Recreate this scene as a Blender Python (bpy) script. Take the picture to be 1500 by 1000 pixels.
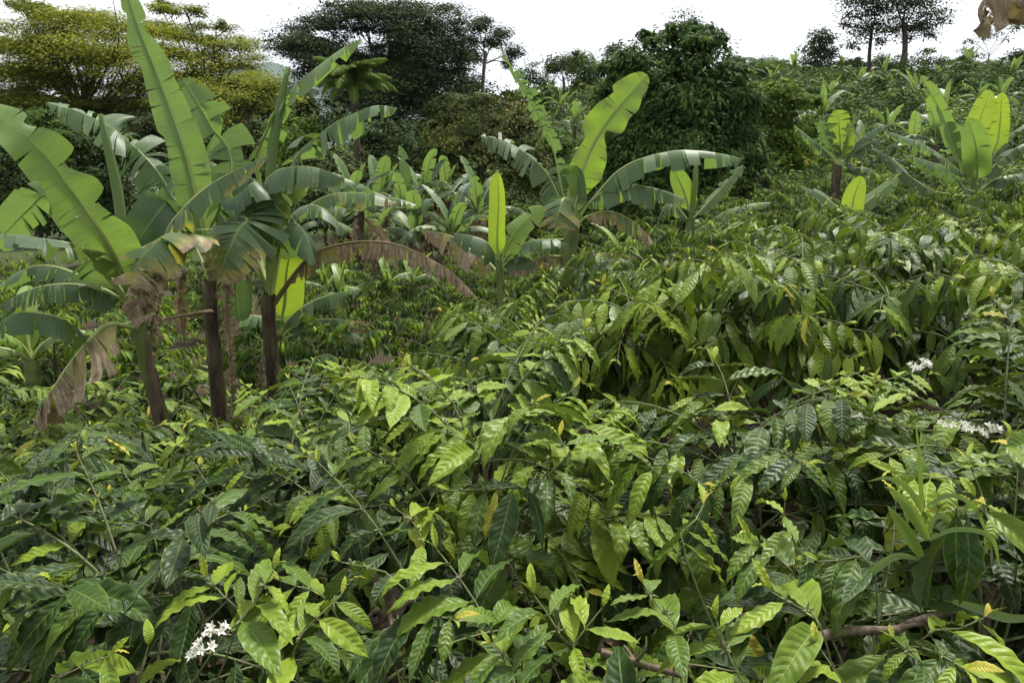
import bpy, math, random
import numpy as np
from mathutils import Matrix

for o in list(bpy.data.objects):
    bpy.data.objects.remove(o)
SC = bpy.context.scene
COL = SC.collection
R = math.radians

# ------------------------------------------------------------------ camera
F = 1500 * 28.0 / 36.0
CZ = 1.9
PITCH = math.atan(300.0 / F)
cam_d = bpy.data.cameras.new('camera')
cam_d.lens = 28.0
cam_d.sensor_width = 36.0
cam_d.clip_start = 0.05
cam_d.clip_end = 9000
cam = bpy.data.objects.new('camera', cam_d)
COL.objects.link(cam)
cam.location = (0, 0, CZ)
cam.rotation_euler = (math.pi / 2 - PITCH, 0, 0)
SC.camera = cam

# ------------------------------------------------------------------ sky, sun, exposure
world = bpy.data.worlds.new('World')
SC.world = world
world.use_nodes = True
wn, wl = world.node_tree.nodes, world.node_tree.links
wn.clear()
SUN_EL, SUN_AZ = R(58), R(28)          # azimuth measured from +Y towards +X
sky = wn.new('ShaderNodeTexSky')
sky.sky_type = 'NISHITA'
sky.sun_disc = False
sky.sun_elevation = SUN_EL
sky.sun_rotation = SUN_AZ
sky.dust_density = 3.0
hs = wn.new('ShaderNodeHueSaturation')
hs.inputs['Saturation'].default_value = 0.35
wl.new(sky.outputs[0], hs.inputs['Color'])
tc = wn.new('ShaderNodeTexCoord')
cn = wn.new('ShaderNodeTexNoise')
cn.inputs['Scale'].default_value = 2.2
cn.inputs['Detail'].default_value = 5
wl.new(tc.outputs['Generated'], cn.inputs['Vector'])
cr = wn.new('ShaderNodeValToRGB')
cr.color_ramp.elements[0].position = 0.3
cr.color_ramp.elements[0].color = (0.74, 0.76, 0.80, 1)
cr.color_ramp.elements[1].position = 0.65
cr.color_ramp.elements[1].color = (1, 1, 1, 1)
wl.new(cn.outputs[0], cr.inputs[0])
cs = wn.new('ShaderNodeVectorMath')
cs.operation = 'SCALE'
cs.inputs['Scale'].default_value = 8.6
wl.new(cr.outputs[0], cs.inputs[0])
mx = wn.new('ShaderNodeMix')
mx.data_type = 'RGBA'
mx.inputs['Factor'].default_value = 0.85
wl.new(hs.outputs[0], mx.inputs['A'])
wl.new(cs.outputs[0], mx.inputs['B'])
bg = wn.new('ShaderNodeBackground')
bg.inputs['Strength'].default_value = 0.1
wl.new(mx.outputs['Result'], bg.inputs['Color'])
wo = wn.new('ShaderNodeOutputWorld')
wl.new(bg.outputs[0], wo.inputs['Surface'])

sun_d = bpy.data.lights.new('sun', 'SUN')
sun_d.energy = 4.6
sun_d.angle = R(13)
sun_d.color = (1, 0.96, 0.88)
sun = bpy.data.objects.new('sun', sun_d)
COL.objects.link(sun)
sun.location = (20, 30, 60)
sun.rotation_euler = (math.pi / 2 - SUN_EL, 0, math.pi - SUN_AZ)

SC.view_settings.view_transform = 'Standard'
SC.view_settings.look = 'None'
SC.view_settings.gamma = 1
SC.view_settings.use_curve_mapping = False
SC.view_settings.exposure = 0.86
SC.cycles.max_bounces = 7
SC.cycles.diffuse_bounces = 1
SC.cycles.glossy_bounces = 2
SC.cycles.transmission_bounces = 4
SC.cycles.transparent_max_bounces = 4
SC.cycles.caustics_reflective = False
SC.cycles.caustics_refractive = False
SC.cycles.volume_bounces = 0

# ------------------------------------------------------------------ helpers
def A(*v):
    return np.array(v, dtype=float)

def nrm(v):
    v = np.asarray(v, float)
    return v / (np.linalg.norm(v, axis=-1, keepdims=True) + 1e-12)

SP, CP = math.sin(PITCH), math.cos(PITCH)

def at(px, py, Y):
    cx, cy = (px - 750) / F, (500 - py) / F
    d = A(cx, CP + cy * SP, -SP + cy * CP)
    s = Y / d[1]
    return A(d[0] * s, Y, CZ + d[2] * s)

def proj(P):
    P = np.asarray(P, float)
    x, y, z = P[..., 0], P[..., 1], P[..., 2] - CZ
    dep = np.maximum(y * CP - z * SP, 1e-3)
    up = y * SP + z * CP
    return 750 + F * x / dep, 500 - F * up / dep, dep

def ss(x):
    x = np.clip(x, 0, 1)
    return x * x * (3 - 2 * x)

def H(x, y):
    x = np.asarray(x, float)
    y = np.asarray(y, float)
    t = ss((2.3 + 0.45 * np.clip(y - 7, 0, 8) - x) / 4.5)
    ramp = ss((y - 2.4) / 3.8)
    z = -1.25 * t * ramp
    az = x / np.maximum(y, 1.0)
    amp = np.interp(az, [-0.7, -0.45, -0.26, -0.05, 0.2, 0.65], [-4, -3.5, 0.6, 5.0, 5.8, 6.2])
    back = ss((y - 4) / 6)
    z = z + amp * ss((y - 15) / 53.0) * back
    z = z - 60 * ss((y - 76) / 500.0)
    z = z + 0.05 * np.sin(x * 1.7 + 0.6 * y) * np.cos(y * 1.3 - x * 0.4) * np.clip(np.hypot(x, y) / 3, 0, 1)
    return z

def hz(x, y):
    return float(H(x, y))

def mesh(name, V, Q, mat=None, uv=None, smooth=True, attrs=None, mi=None):
    """V (n,3), Q (m,k) equal sized polygons, or a list of such arrays"""
    V = np.asarray(V, np.float32)
    Qs = [np.asarray(q, np.int32) for q in (Q if isinstance(Q, list) else [Q])]
    Qs = [q for q in Qs if len(q)]
    me = bpy.data.meshes.new(name)
    me.vertices.add(len(V))
    me.vertices.foreach_set('co', V.ravel())
    li = np.concatenate([q.ravel() for q in Qs])
    tot = np.concatenate([np.full(len(q), q.shape[1], np.int32) for q in Qs])
    st = np.concatenate([[0], np.cumsum(tot)[:-1]]).astype(np.int32)
    me.loops.add(len(li))
    me.loops.foreach_set('vertex_index', li)
    me.polygons.add(len(tot))
    me.polygons.foreach_set('loop_start', st)
    if uv is not None:
        ul = me.uv_layers.new(name='UVMap')
        ul.data.foreach_set('uv', np.asarray(uv, np.float32)[li].ravel())
    for k, v in (attrs or {}).items():
        a = me.attributes.new(k, 'FLOAT', 'POINT')
        a.data.foreach_set('value', np.asarray(v, np.float32))
    for m in (mat if isinstance(mat, (list, tuple)) else [mat]):
        if m is not None:
            me.materials.append(m)
    if mi is not None:
        me.polygons.foreach_set('material_index', np.asarray(mi, np.int32))
    me.polygons.foreach_set('use_smooth', np.full(len(tot), bool(smooth)))
    me.update(calc_edges=True)
    return me

def link(name, me, parent=None, M=None, tint=0.0):
    o = bpy.data.objects.new(name, me)
    if parent is not None:
        o.parent = parent
    if M is not None:
        o.matrix_basis = M
    o.color = (tint, 0, 0, 1)
    COL.objects.link(o)
    return o

def tag(o, label=None, cat=None, group=None, kind=None):
    if label: o['label'] = label
    if cat: o['category'] = cat
    if group: o['group'] = group
    if kind: o['kind'] = kind
    return o

def empty(name, loc, label=None, cat=None, group=None, rz=0.0, sc=1.0):
    o = bpy.data.objects.new(name, None)
    o.location = tuple(loc)
    o.rotation_euler = (0, 0, rz)
    o.scale = (sc, sc, sc)
    COL.objects.link(o)
    return tag(o, label, cat, group)

def copy_thing(root, loc, rz, sc, label, group):
    r = root.copy()
    r.location = tuple(loc)
    r.rotation_euler = (0, 0, rz)
    r.scale = (sc, sc, sc)
    COL.objects.link(r)
    r['label'] = label
    if group: r['group'] = group
    elif 'group' in r: del r['group']
    for ch in KIDS[root.name]:
        c = ch[0].copy()
        c.parent = r
        COL.objects.link(c)
        for g in ch[1]:
            d = g.copy()
            d.parent = c
            COL.objects.link(d)
    return r

KIDS = {}

def join(parts):
    """parts: list of (V,Q[,uv]) quads -> joined"""
    Vs, Qs, Us, n = [], [], [], 0
    for p in parts:
        Vs.append(p[0])
        Qs.append(np.asarray(p[1]) + n)
        Us.append(p[2] if len(p) > 2 else np.zeros((len(p[0]), 2)))
        n += len(p[0])
    return np.concatenate(Vs), np.concatenate(Qs), np.concatenate(Us)

def resample(P, n, smooth=True):
    """Catmull-Rom through P, n samples"""
    P = np.asarray(P, float)
    if len(P) == 2:
        t = np.linspace(0, 1, n)[:, None]
        return P[0] * (1 - t) + P[1] * t
    E = np.vstack([2 * P[0] - P[1], P, 2 * P[-1] - P[-2]])
    m = len(P) - 1
    out = []
    for s in np.linspace(0, m, m * 12 + 1):
        i = min(int(s), m - 1)
        f = s - i
        p0, p1, p2, p3 = E[i], E[i + 1], E[i + 2], E[i + 3]
        out.append(0.5 * (2 * p1 + (p2 - p0) * f + (2 * p0 - 5 * p1 + 4 * p2 - p3) * f * f + (3 * p1 - p0 - 3 * p2 + p3) * f ** 3))
    out = np.array(out)
    d = np.concatenate([[0], np.cumsum(np.linalg.norm(np.diff(out, axis=0), axis=1))])
    q = np.linspace(0, d[-1], n)
    return np.stack([np.interp(q, d, out[:, k]) for k in range(3)], 1)

def tangents(P):
    T = np.empty_like(P)
    T[1:-1] = P[2:] - P[:-2]
    T[0] = P[1] - P[0]
    T[-1] = P[-1] - P[-2]
    return nrm(T)

def tube(P, rad, n=6, wob=None):
    P = np.asarray(P, float)
    m = len(P)
    rad = np.broadcast_to(np.asarray(rad, float), (m,))
    T = tangents(P)
    ref = A(0, 0, 1) if abs(T[0][2]) < 0.9 else A(1, 0, 0)
    u = nrm(np.cross(T[0], ref))
    V = []
    a = np.linspace(0, 2 * math.pi, n, endpoint=False)
    for i in range(m):
        u = nrm(u - T[i] * np.dot(u, T[i]))
        v = np.cross(T[i], u)
        rr = rad[i] * (1 if wob is None else (1 + wob[i % len(wob), :n]))
        ring = P[i] + (np.cos(a) * rr)[:, None] * u + (np.sin(a) * rr)[:, None] * v
        V.append(ring)
    V = np.concatenate(V)
    i, j = np.meshgrid(np.arange(m - 1), np.arange(n), indexing='ij')
    j2 = (j + 1) % n
    Q = np.stack([i * n + j, i * n + j2, (i + 1) * n + j2, (i + 1) * n + j], -1).reshape(-1, 4)
    uv = np.stack([np.repeat(np.linspace(0, 1, m), n), np.tile(np.linspace(0, 1, n), m)], 1)
    return V, Q, uv

def grid_quads(nu, nv):
    i, j = np.meshgrid(np.arange(nu), np.arange(nv), indexing='ij')
    w = nv + 1
    return np.stack([i * w + j, (i + 1) * w + j, (i + 1) * w + j + 1, i * w + j + 1], -1).reshape(-1, 4)

# ------------------------------------------------------------------ materials
class NT:
    def __init__(s, name):
        s.m = bpy.data.materials.new(name)
        s.m.use_nodes = True
        s.n, s.l = s.m.node_tree.nodes, s.m.node_tree.links
        s.n.clear()
        s.out = s.n.new('ShaderNodeOutputMaterial')
    def new(s, t, **kw):
        n = s.n.new('ShaderNode' + t)
        for k, v in kw.items():
            setattr(n, k, v)
        return n
    def put(s, sock, v):
        if hasattr(v, 'node'):
            s.l.new(v, sock)
        elif v is not None:
            if isinstance(v, tuple) and len(v) == 3 and sock.type == 'RGBA':
                v = (*v, 1)
            sock.default_value = v
    def math(s, op, a, b=None, c=None, clamp=False):
        n = s.new('Math', operation=op, use_clamp=clamp)
        for i, v in enumerate((a, b, c)):
            s.put(n.inputs[i], v)
        return n.outputs[0]
    def mix(s, f, a, b, mode='MIX'):
        n = s.new('Mix', data_type='RGBA', blend_type=mode)
        s.put(n.inputs['Factor'], f)
        s.put(n.inputs['A'], a)
        s.put(n.inputs['B'], b)
        return n.outputs['Result']
    def ramp(s, f, stops):
        n = s.new('ValToRGB')
        e = n.color_ramp.elements
        while len(e) < len(stops):
            e.new(0.5)
        for el, (p, c) in zip(e, stops):
            el.position = p
            el.color = (*c, 1) if isinstance(c, tuple) else (c, c, c, 1)
        s.put(n.inputs[0], f)
        return n.outputs[0]
    def noise(s, vec, scale, detail=3, rough=0.5, dist=0.0):
        n = s.new('TexNoise')
        n.inputs['Scale'].default_value = scale
        n.inputs['Detail'].default_value = detail
        n.inputs['Roughness'].default_value = rough
        n.inputs['Distortion'].default_value = dist
        if vec is not None:
            s.l.new(vec, n.inputs['Vector'])
        return n.outputs[0]
    def smooth(s, v, a, b, lo=0.0, hi=1.0):
        n = s.new('MapRange', interpolation_type='SMOOTHSTEP')
        s.put(n.inputs['Value'], v)
        n.inputs['From Min'].default_value = a
        n.inputs['From Max'].default_value = b
        n.inputs['To Min'].default_value = lo
        n.inputs['To Max'].default_value = hi
        return n.outputs[0]
    def bump(s, h, strength, dist):
        n = s.new('Bump')
        n.inputs['Strength'].default_value = strength
        n.inputs['Distance'].default_value = dist
        s.put(n.inputs['Height'], h)
        return n.outputs[0]
    def pbr(s, col, rough=0.5, spec=0.5, normal=None, transl=None, tcol=None):
        p = s.new('BsdfPrincipled')
        s.put(p.inputs['Base Color'], col)
        s.put(p.inputs['Roughness'], rough)
        s.put(p.inputs['Specular IOR Level'], spec)
        if normal is not None:
            s.l.new(normal, p.inputs['Normal'])
        res = p.outputs[0]
        if transl is not None:
            t = s.new('BsdfTranslucent')
            s.put(t.inputs['Color'], tcol if tcol is not None else col)
            if normal is not None:
                s.l.new(normal, t.inputs['Normal'])
            m = s.new('MixShader')
            s.put(m.inputs[0], transl)
            s.l.new(res, m.inputs[1])
            s.l.new(t.outputs[0], m.inputs[2])
            res = m.outputs[0]
        s.l.new(res, s.out.inputs['Surface'])
        return s.m
    def tint(s):
        oi = s.new('ObjectInfo')
        sx = s.new('SeparateColor')
        s.l.new(oi.outputs['Color'], sx.inputs[0])
        at_ = s.new('Attribute', attribute_name='tint')
        return s.math('ADD', sx.outputs[0], at_.outputs['Fac'], clamp=True)
    def uv(s):
        u = s.new('UVMap')
        sp = s.new('SeparateXYZ')
        s.l.new(u.outputs[0], sp.inputs[0])
        return u.outputs[0], sp.outputs[0], sp.outputs[1]

def coffee_leaf_mat(name, near=True):
    t = NT(name)
    tint = t.tint()
    uv, u, v = t.uv()
    geo = t.new('NewGeometry')
    pos = geo.outputs['Position']
    a = t.math('ABSOLUTE', t.math('SUBTRACT', t.math('MULTIPLY', v, 2.0), 1.0))
    n1 = t.noise(pos, 9.0, 3)
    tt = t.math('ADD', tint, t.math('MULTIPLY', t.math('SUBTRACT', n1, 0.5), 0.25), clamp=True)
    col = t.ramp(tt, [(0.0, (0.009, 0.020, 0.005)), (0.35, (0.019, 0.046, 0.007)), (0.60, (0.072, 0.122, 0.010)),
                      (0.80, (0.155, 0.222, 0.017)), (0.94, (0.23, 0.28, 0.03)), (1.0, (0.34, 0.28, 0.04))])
    normal = None
    if near:
        w = t.math('MULTIPLY', t.math('SUBTRACT', u, t.math('MULTIPLY', a, 0.13)), t.math('ADD', 8.5, t.math('MULTIPLY', t.new('ObjectInfo').outputs['Random'], 3.5)))
        pp = t.math('PINGPONG', w, 0.5)                    # 0 on a vein, .5 between
        vein = t.smooth(pp, 0.0, 0.09, 1.0, 0.0)
        mid = t.smooth(a, 0.02, 0.075, 1.0, 0.0)
        vm = t.math('MAXIMUM', t.math('MULTIPLY', vein, 0.14), t.math('MULTIPLY', mid, 0.8))
        col = t.mix(vm, col, t.mix(0.5, col, (0.22, 0.28, 0.06)))
        edge = t.smooth(a, 0.86, 1.0, 0.0, 0.30)
        col = t.mix(edge, col, (0.20, 0.26, 0.05))
        fine = t.noise(pos, 160.0, 2)
        hgt = t.math('ADD', t.math('MULTIPLY', t.math('POWER', t.math('MULTIPLY', pp, 2.0), 0.6), t.math('SUBTRACT', 1.0, t.math('POWER', a, 3.0))), t.math('MULTIPLY', fine, 0.25))
        hgt = t.math('SUBTRACT', hgt, t.math('MULTIPLY', mid, 0.6))
        normal = t.bump(hgt, 0.38, 0.006)
        spots = t.smooth(t.noise(pos, 38.0, 3), 0.70, 0.76, 0.0, 0.55)
        col = t.mix(spots, col, (0.15, 0.12, 0.04))
    back = t.mix(0.55, col, (0.075, 0.110, 0.034))
    col = t.mix(geo.outputs['Backfacing'], col, back)
    rough = t.math('ADD', t.math('ADD', 0.40, t.math('MULTIPLY', t.new('ObjectInfo').outputs['Random'], 0.14)) if near else 0.55, t.math('MULTIPLY', geo.outputs['Backfacing'], 0.25))
    tcol = t.mix(1.0, col, (1.7, 1.75, 0.8), 'MULTIPLY')
    return t.pbr(col, rough, 0.19 if near else 0.06, normal, 0.16, tcol)

def banana_leaf_mat(name):
    t = NT(name)
    tint = t.tint()
    uv, u, v = t.uv()
    geo = t.new('NewGeometry')
    pos = geo.outputs['Position']
    dry = t.new('Attribute', attribute_name='dry').outputs['Fac']
    cx = t.new('CombineXYZ')
    t.l.new(t.math('MULTIPLY', u, 95.0), cx.inputs[0])
    t.l.new(t.math('MULTIPLY', v, 1.3), cx.inputs[1])
    stripe = t.noise(cx.outputs[0], 1.0, 3, 0.6)
    cx2 = t.new('CombineXYZ')
    t.l.new(t.math('MULTIPLY', u, 330.0), cx2.inputs[0])
    t.l.new(t.math('MULTIPLY', v, 2.0), cx2.inputs[1])
    fine = t.noise(cx2.outputs[0], 1.0, 2, 0.5)
    blot = t.noise(pos, 5.0, 4, 0.6)
    tt = t.math('ADD', tint, t.math('MULTIPLY', t.math('SUBTRACT', blot, 0.5), 0.28), clamp=True)
    col = t.ramp(tt, [(0.0, (0.048, 0.084, 0.042)), (0.3, (0.095, 0.150, 0.068)), (0.55, (0.135, 0.205, 0.074)),
                      (0.8, (0.160, 0.240, 0.048)), (1.0, (0.25, 0.34, 0.045))])
    shade = t.math('ADD', 0.66, t.math('ADD', t.math('MULTIPLY', stripe, 0.40), t.math('MULTIPLY', fine, 0.26)))
    sc_ = t.new('VectorMath', operation='SCALE')
    t.l.new(col, sc_.inputs[0])
    t.l.new(shade, sc_.inputs['Scale'])
    col = sc_.outputs[0]
    back = t.mix(0.45, col, (0.135, 0.200, 0.085))
    col = t.mix(geo.outputs['Backfacing'], col, back)
    rib = t.smooth(v, 0.0, 0.06, 0.5, 0.0)
    col = t.mix(rib, col, (0.26, 0.34, 0.09))
    dn = t.noise(pos, 22.0, 4, 0.65)
    dd = t.math('ADD', dry, t.math('MULTIPLY', t.math('SUBTRACT', stripe, 0.5), 0.5))
    dd = t.math('ADD', dd, t.math('MULTIPLY', t.math('SUBTRACT', dn, 0.5), 0.45))
    dcol = t.ramp(t.math('ADD', t.math('MULTIPLY', stripe, 0.6), t.math('MULTIPLY', dn, 0.4)),
                  [(0.28, (0.055, 0.038, 0.022)), (0.5, (0.195, 0.150, 0.098)), (0.72, (0.44, 0.37, 0.275))])
    yel = t.math('MULTIPLY', t.smooth(dd, 0.2, 0.45), t.math('GREATER_THAN', dry, 0.02))
    brn = t.math('MULTIPLY', t.smooth(dd, 0.42, 0.62), t.math('GREATER_THAN', dry, 0.02))
    col = t.mix(yel, col, (0.24, 0.22, 0.06))
    col = t.mix(brn, col, dcol)
    hgt = t.math('ADD', stripe, t.math('MULTIPLY', fine, 0.5))
    normal = t.bump(hgt, 0.35, 0.01)
    rough = t.math('ADD', 0.42, t.math('MULTIPLY', brn, 0.45))
    tcol = t.mix(1.0, col, (1.55, 1.6, 0.7), 'MULTIPLY')
    trans = t.math('SUBTRACT', 0.36, t.math('MULTIPLY', brn, 0.22))
    return t.pbr(col, rough, 0.26, normal, trans, tcol)

def crown_mat(name, dark, mid, light, rough=0.5, transl=0.2, spec=0.35):
    rough, spec = 0.7, 0.05
    t = NT(name)
    tint = t.tint()
    geo = t.new('NewGeometry')
    n1 = t.noise(geo.outputs['Position'], 0.9, 3)
    tt = t.math('ADD', tint, t.math('MULTIPLY', t.math('SUBTRACT', n1, 0.5), 0.4), clamp=True)
    col = t.ramp(tt, [(0.1, dark), (0.5, mid), (0.95, light)])
    tcol = t.mix(1.0, col, (1.5, 1.5, 0.8), 'MULTIPLY')
    return t.pbr(col, rough, spec, None, transl, tcol)

def bark_mat(name, c0, c1, c2=None, scale=14.0, rough=0.85, stretch=0.25, bumpd=0.02, thr=(0.55, 0.68)):
    t = NT(name)
    tcn = t.new('TexCoord')
    mp = t.new('Mapping')
    mp.inputs['Scale'].default_value = (1, 1, stretch)
    t.l.new(tcn.outputs['Object'], mp.inputs['Vector'])
    n = t.noise(mp.outputs[0], scale, 5, 0.65)
    n2 = t.noise(mp.outputs[0], scale * 0.35, 3)
    col = t.mix(t.smooth(n, 0.3, 0.7), c0, c1)
    if c2:
        col = t.mix(t.smooth(n2, *thr), col, c2)
    return t.pbr(col, rough, 0.25, t.bump(n, 0.8, bumpd))

M_COF = coffee_leaf_mat('coffee_leaf', True)
M_COFF = coffee_leaf_mat('coffee_leaf_plain', False)
M_BAN = banana_leaf_mat('banana_leaf')
M_TWIG = bark_mat('green_twig', (0.07, 0.095, 0.03), (0.15, 0.18, 0.075), (0.13, 0.105, 0.065), 60.0, 0.6, 0.6, 0.002)
M_WOOD = bark_mat('coffee_wood', (0.045, 0.034, 0.024), (0.15, 0.115, 0.08), (0.07, 0.085, 0.03), 45.0, 0.85, 0.5, 0.006)
M_PSEUDO = bark_mat('banana_stem', (0.012, 0.009, 0.007), (0.115, 0.085, 0.055), (0.105, 0.135, 0.035), 11.0, 0.6, 0.25, 0.02, (0.54, 0.62))
M_PSEUDOG = bark_mat('banana_stem_green', (0.07, 0.10, 0.03), (0.15, 0.19, 0.06), (0.06, 0.045, 0.03), 8.0, 0.5, 0.2, 0.01, (0.56, 0.66))
M_BARK = bark_mat('tree_bark', (0.03, 0.024, 0.018), (0.10, 0.082, 0.062), None, 6.0, 0.9, 0.3, 0.03)
M_PALEBARK = bark_mat('pale_bark', (0.10, 0.085, 0.07), (0.24, 0.21, 0.18), None, 6.0, 0.9, 0.3, 0.03)

def simple_mat(name, c, rough=0.5, spec=0.4, transl=None, tcol=None):
    t = NT(name)
    geo = t.new('NewGeometry')
    n = t.noise(geo.outputs['Position'], 40.0, 2)
    col = t.mix(t.smooth(n, 0.3, 0.7, 0.0, 0.35), c, tuple(x * 0.7 for x in c))
    return t.pbr(col, rough, spec, None, transl, tcol)

M_RIB = simple_mat('midrib', (0.27, 0.33, 0.10), 0.4, 0.5)
M_RIBD = simple_mat('dry_midrib', (0.15, 0.105, 0.055), 0.7, 0.3)
M_PETAL = simple_mat('coffee_petal', (0.80, 0.79, 0.70), 0.5, 0.3, 0.3, (0.8, 0.8, 0.7))
M_BUD = simple_mat('coffee_bud', (0.22, 0.30, 0.07), 0.45, 0.4)

# ------------------------------------------------------------------ ground, far hills
def ground_mat():
    t = NT('soil')
    geo = t.new('NewGeometry')
    pos = geo.outputs['Position']
    n1 = t.noise(pos, 3.0, 6, 0.65)
    n2 = t.noise(pos, 24.0, 4, 0.6)
    n3 = t.noise(pos, 0.7, 4)
    col = t.mix(n2, (0.020, 0.014, 0.009), (0.075, 0.052, 0.034))
    col = t.mix(t.smooth(n1, 0.50, 0.62), col, (0.030, 0.052, 0.014))
    sp = t.new('SeparateXYZ')
    t.l.new(pos, sp.inputs[0])
    far = t.smooth(sp.outputs[1], 12.0, 30.0)
    green = t.mix(n3, (0.022, 0.045, 0.012), (0.055, 0.085, 0.022))
    col = t.mix(t.math('MULTIPLY', far, 0.85), col, green)
    h = t.math('ADD', n2, t.math('MULTIPLY', n1, 2.0))
    return t.pbr(col, 0.95, 0.15, t.bump(h, 0.7, 0.05))

M_SOIL = ground_mat()
na, nr = 220, 170
rr = np.concatenate([[0.0], np.geomspace(0.5, 4200, nr)])
aa = np.linspace(0, 2 * math.pi, na, endpoint=False)
rg, ag = np.meshgrid(rr, aa, indexing='ij')
gx, gy = rg * np.sin(ag), rg * np.cos(ag)
gv = np.stack([gx, gy, H(gx, gy)], -1).reshape(-1, 3)
i, j = np.meshgrid(np.arange(nr), np.arange(na), indexing='ij')
j2 = (j + 1) % na
gq = np.stack([i * na + j, i * na + j2, (i + 1) * na + j2, (i + 1) * na + j], -1).reshape(-1, 4)[:, ::-1]
tag(link('ground', mesh('ground', gv, gq, M_SOIL)), kind='structure')

def hills(name, Y, xs, hs_, base, seed, mat):
    rng = np.random.default_rng(seed)
    n = 160
    x = np.linspace(xs[0], xs[-1], n)
    top = np.interp(x, xs, hs_)
    for k in range(5):
        top = top + rng.normal() * 9 / (k + 1) * np.sin(x / (420 / (k + 1)) + rng.uniform(0, 6))
    rows = []
    for f, dy in ((0.0, -900), (0.55, -420), (0.85, -160), (1.0, 0), (0.8, 250), (0.0, 1000)):
        rows.append(np.stack([x, np.full(n, Y + dy) + 70 * np.sin(x / 150 + dy), base + (top - base) * f + (22 * np.sin(x / 63 + dy) if 0 < f < 1 else 0)], 1))
    V = np.concatenate(rows)
    q = grid_quads(len(rows) - 1, n - 1)
    return tag(link(name, mesh(name, V, q[:, ::-1], mat)), kind='structure')

M_HILL = crown_mat('hill_forest', (0.02, 0.04, 0.018), (0.03, 0.055, 0.022), (0.05, 0.07, 0.03), 0.9, 0.0, 0.1)
hills('far_hill', 2600, [-3800, -2400, -1700, -1250, -900, -760, -560, -300, 200, 1500], [60, 110, 70, 120, 205, 240, 170, 60, 10, 0], -60, 4, M_HILL)

# ------------------------------------------------------------------ crowns of trees and shrubs
def crown_mesh(name, ells, n, size, seed, mat, flat=0.3, sub=40, spread=0.28, shell=0.45, droop=0.0, aspect=0.5, tvar=0.18, tbase=0.4, leaf_len=1.0, nr=0.22):
    """ells: (cx,cy,cz,rx,ry,rz,weight). Leaf sized folded faces in sub clumps through the volume."""
    rng = np.random.default_rng(seed)
    E = np.array(ells, float)
    w = E[:, 6] * E[:, 3] * E[:, 5]
    w = w / w.sum()
    ncl = max(4, n // sub)
    ei = rng.choice(len(E), ncl, p=w)
    d = nrm(rng.normal(size=(ncl, 3)))
    d[:, 2] = np.where(d[:, 2] < 0, d[:, 2] * 0.75, d[:, 2])
    rad = rng.uniform(shell, 1.0, ncl) ** 0.7
    cc = E[ei, :3] + d * rad[:, None] * E[ei, 3:6]
    ct = rng.normal(0, tvar, ncl)
    k = np.repeat(np.arange(ncl), sub)[:n]
    n = len(k)
    g = rng.normal(size=(n, 3)) * spread
    er = E[ei[k], 3:6]
    P = cc[k] + g * er * A(1, 1, 1.0)
    out = nrm(P - E[ei[k], :3] + 1e-6)
    up = A(0, 0, 1)
    N = nrm(out * (1 - flat) + up * (0.4 + flat) + rng.normal(size=(n, 3)) * nr)
    D = nrm(rng.normal(size=(n, 3)) + out * 0.7 - up * droop)
    D = nrm(D - N * (D * N).sum(1, keepdims=True))
    B = np.cross(N, D)
    L = size * rng.uniform(0.6, 1.3, n)[:, None]
    W = L * aspect
    bend = rng.uniform(0.05, 0.3, n)[:, None]
    v0 = P
    v1 = P + D * L * 0.5 + B * W * 0.5 - N * L * bend * 0.2
    v2 = P + D * L * leaf_len - N * L * bend
    v3 = P + D * L * 0.5 - B * W * 0.5 - N * L * bend * 0.2
    V = np.stack([v0, v1, v2, v3], 1).reshape(-1, 3)
    q = np.arange(4 * n).reshape(-1, 4)[:, ::-1]
    tint = np.clip(tbase + ct[k] + rng.normal(0, tvar * 0.7, n), 0, 1)
    return mesh(name, V, q, mat, smooth=False, attrs={'tint': np.repeat(tint, 4)})

def px_ells(lst, Y, depth=1.0, copies=1, seed=0, yj=0.9):
    """(px,py,rx,ry[,w]) ellipses of the picture as ellipsoids with their own depth round Y"""
    rng = np.random.default_rng(seed)
    out = []
    for e in lst:
        px, py, rx, ry = e[:4]
        w = e[4] if len(e) > 4 else 1.0
        for c in range(copies):
            yy = Y + (0 if copies == 1 else rng.uniform(-yj, yj) * rx * Y / F * 2.2)
            p = at(px + (rng.normal() * rx * 0.25 if copies > 1 else 0), py + (rng.normal() * ry * 0.25 if copies > 1 else 0), yy)
            s = yy / F
            out.append((p[0], p[1], p[2], rx * s, rx * s * depth, ry * s, w))
    return out

def lumpify(ells, k, rs, seed, zf=0.8, surf=False, keep=0.35):
    rng = np.random.default_rng(seed)
    out = []
    for e in ells:
        out.append((*e[:6], e[6] * keep))
        for q in range(k):
            d = nrm(rng.normal(size=3))
            if surf and d[2] < -0.3:
                d[2] *= -1
            r = rng.uniform(0.78, 1.05) if surf else rng.uniform(0.3, 1.05)
            f = rs * rng.uniform(0.65, 1.35)
            out.append((e[0] + d[0] * r * e[3], e[1] + d[1] * r * e[4], e[2] + d[2] * r * e[5] * (1 if surf else 1.25), e[3] * f, e[4] * f, e[5] * f * zf if surf else max(e[5] * f * zf, 0.16), e[6] * 0.8))
    return out

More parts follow.
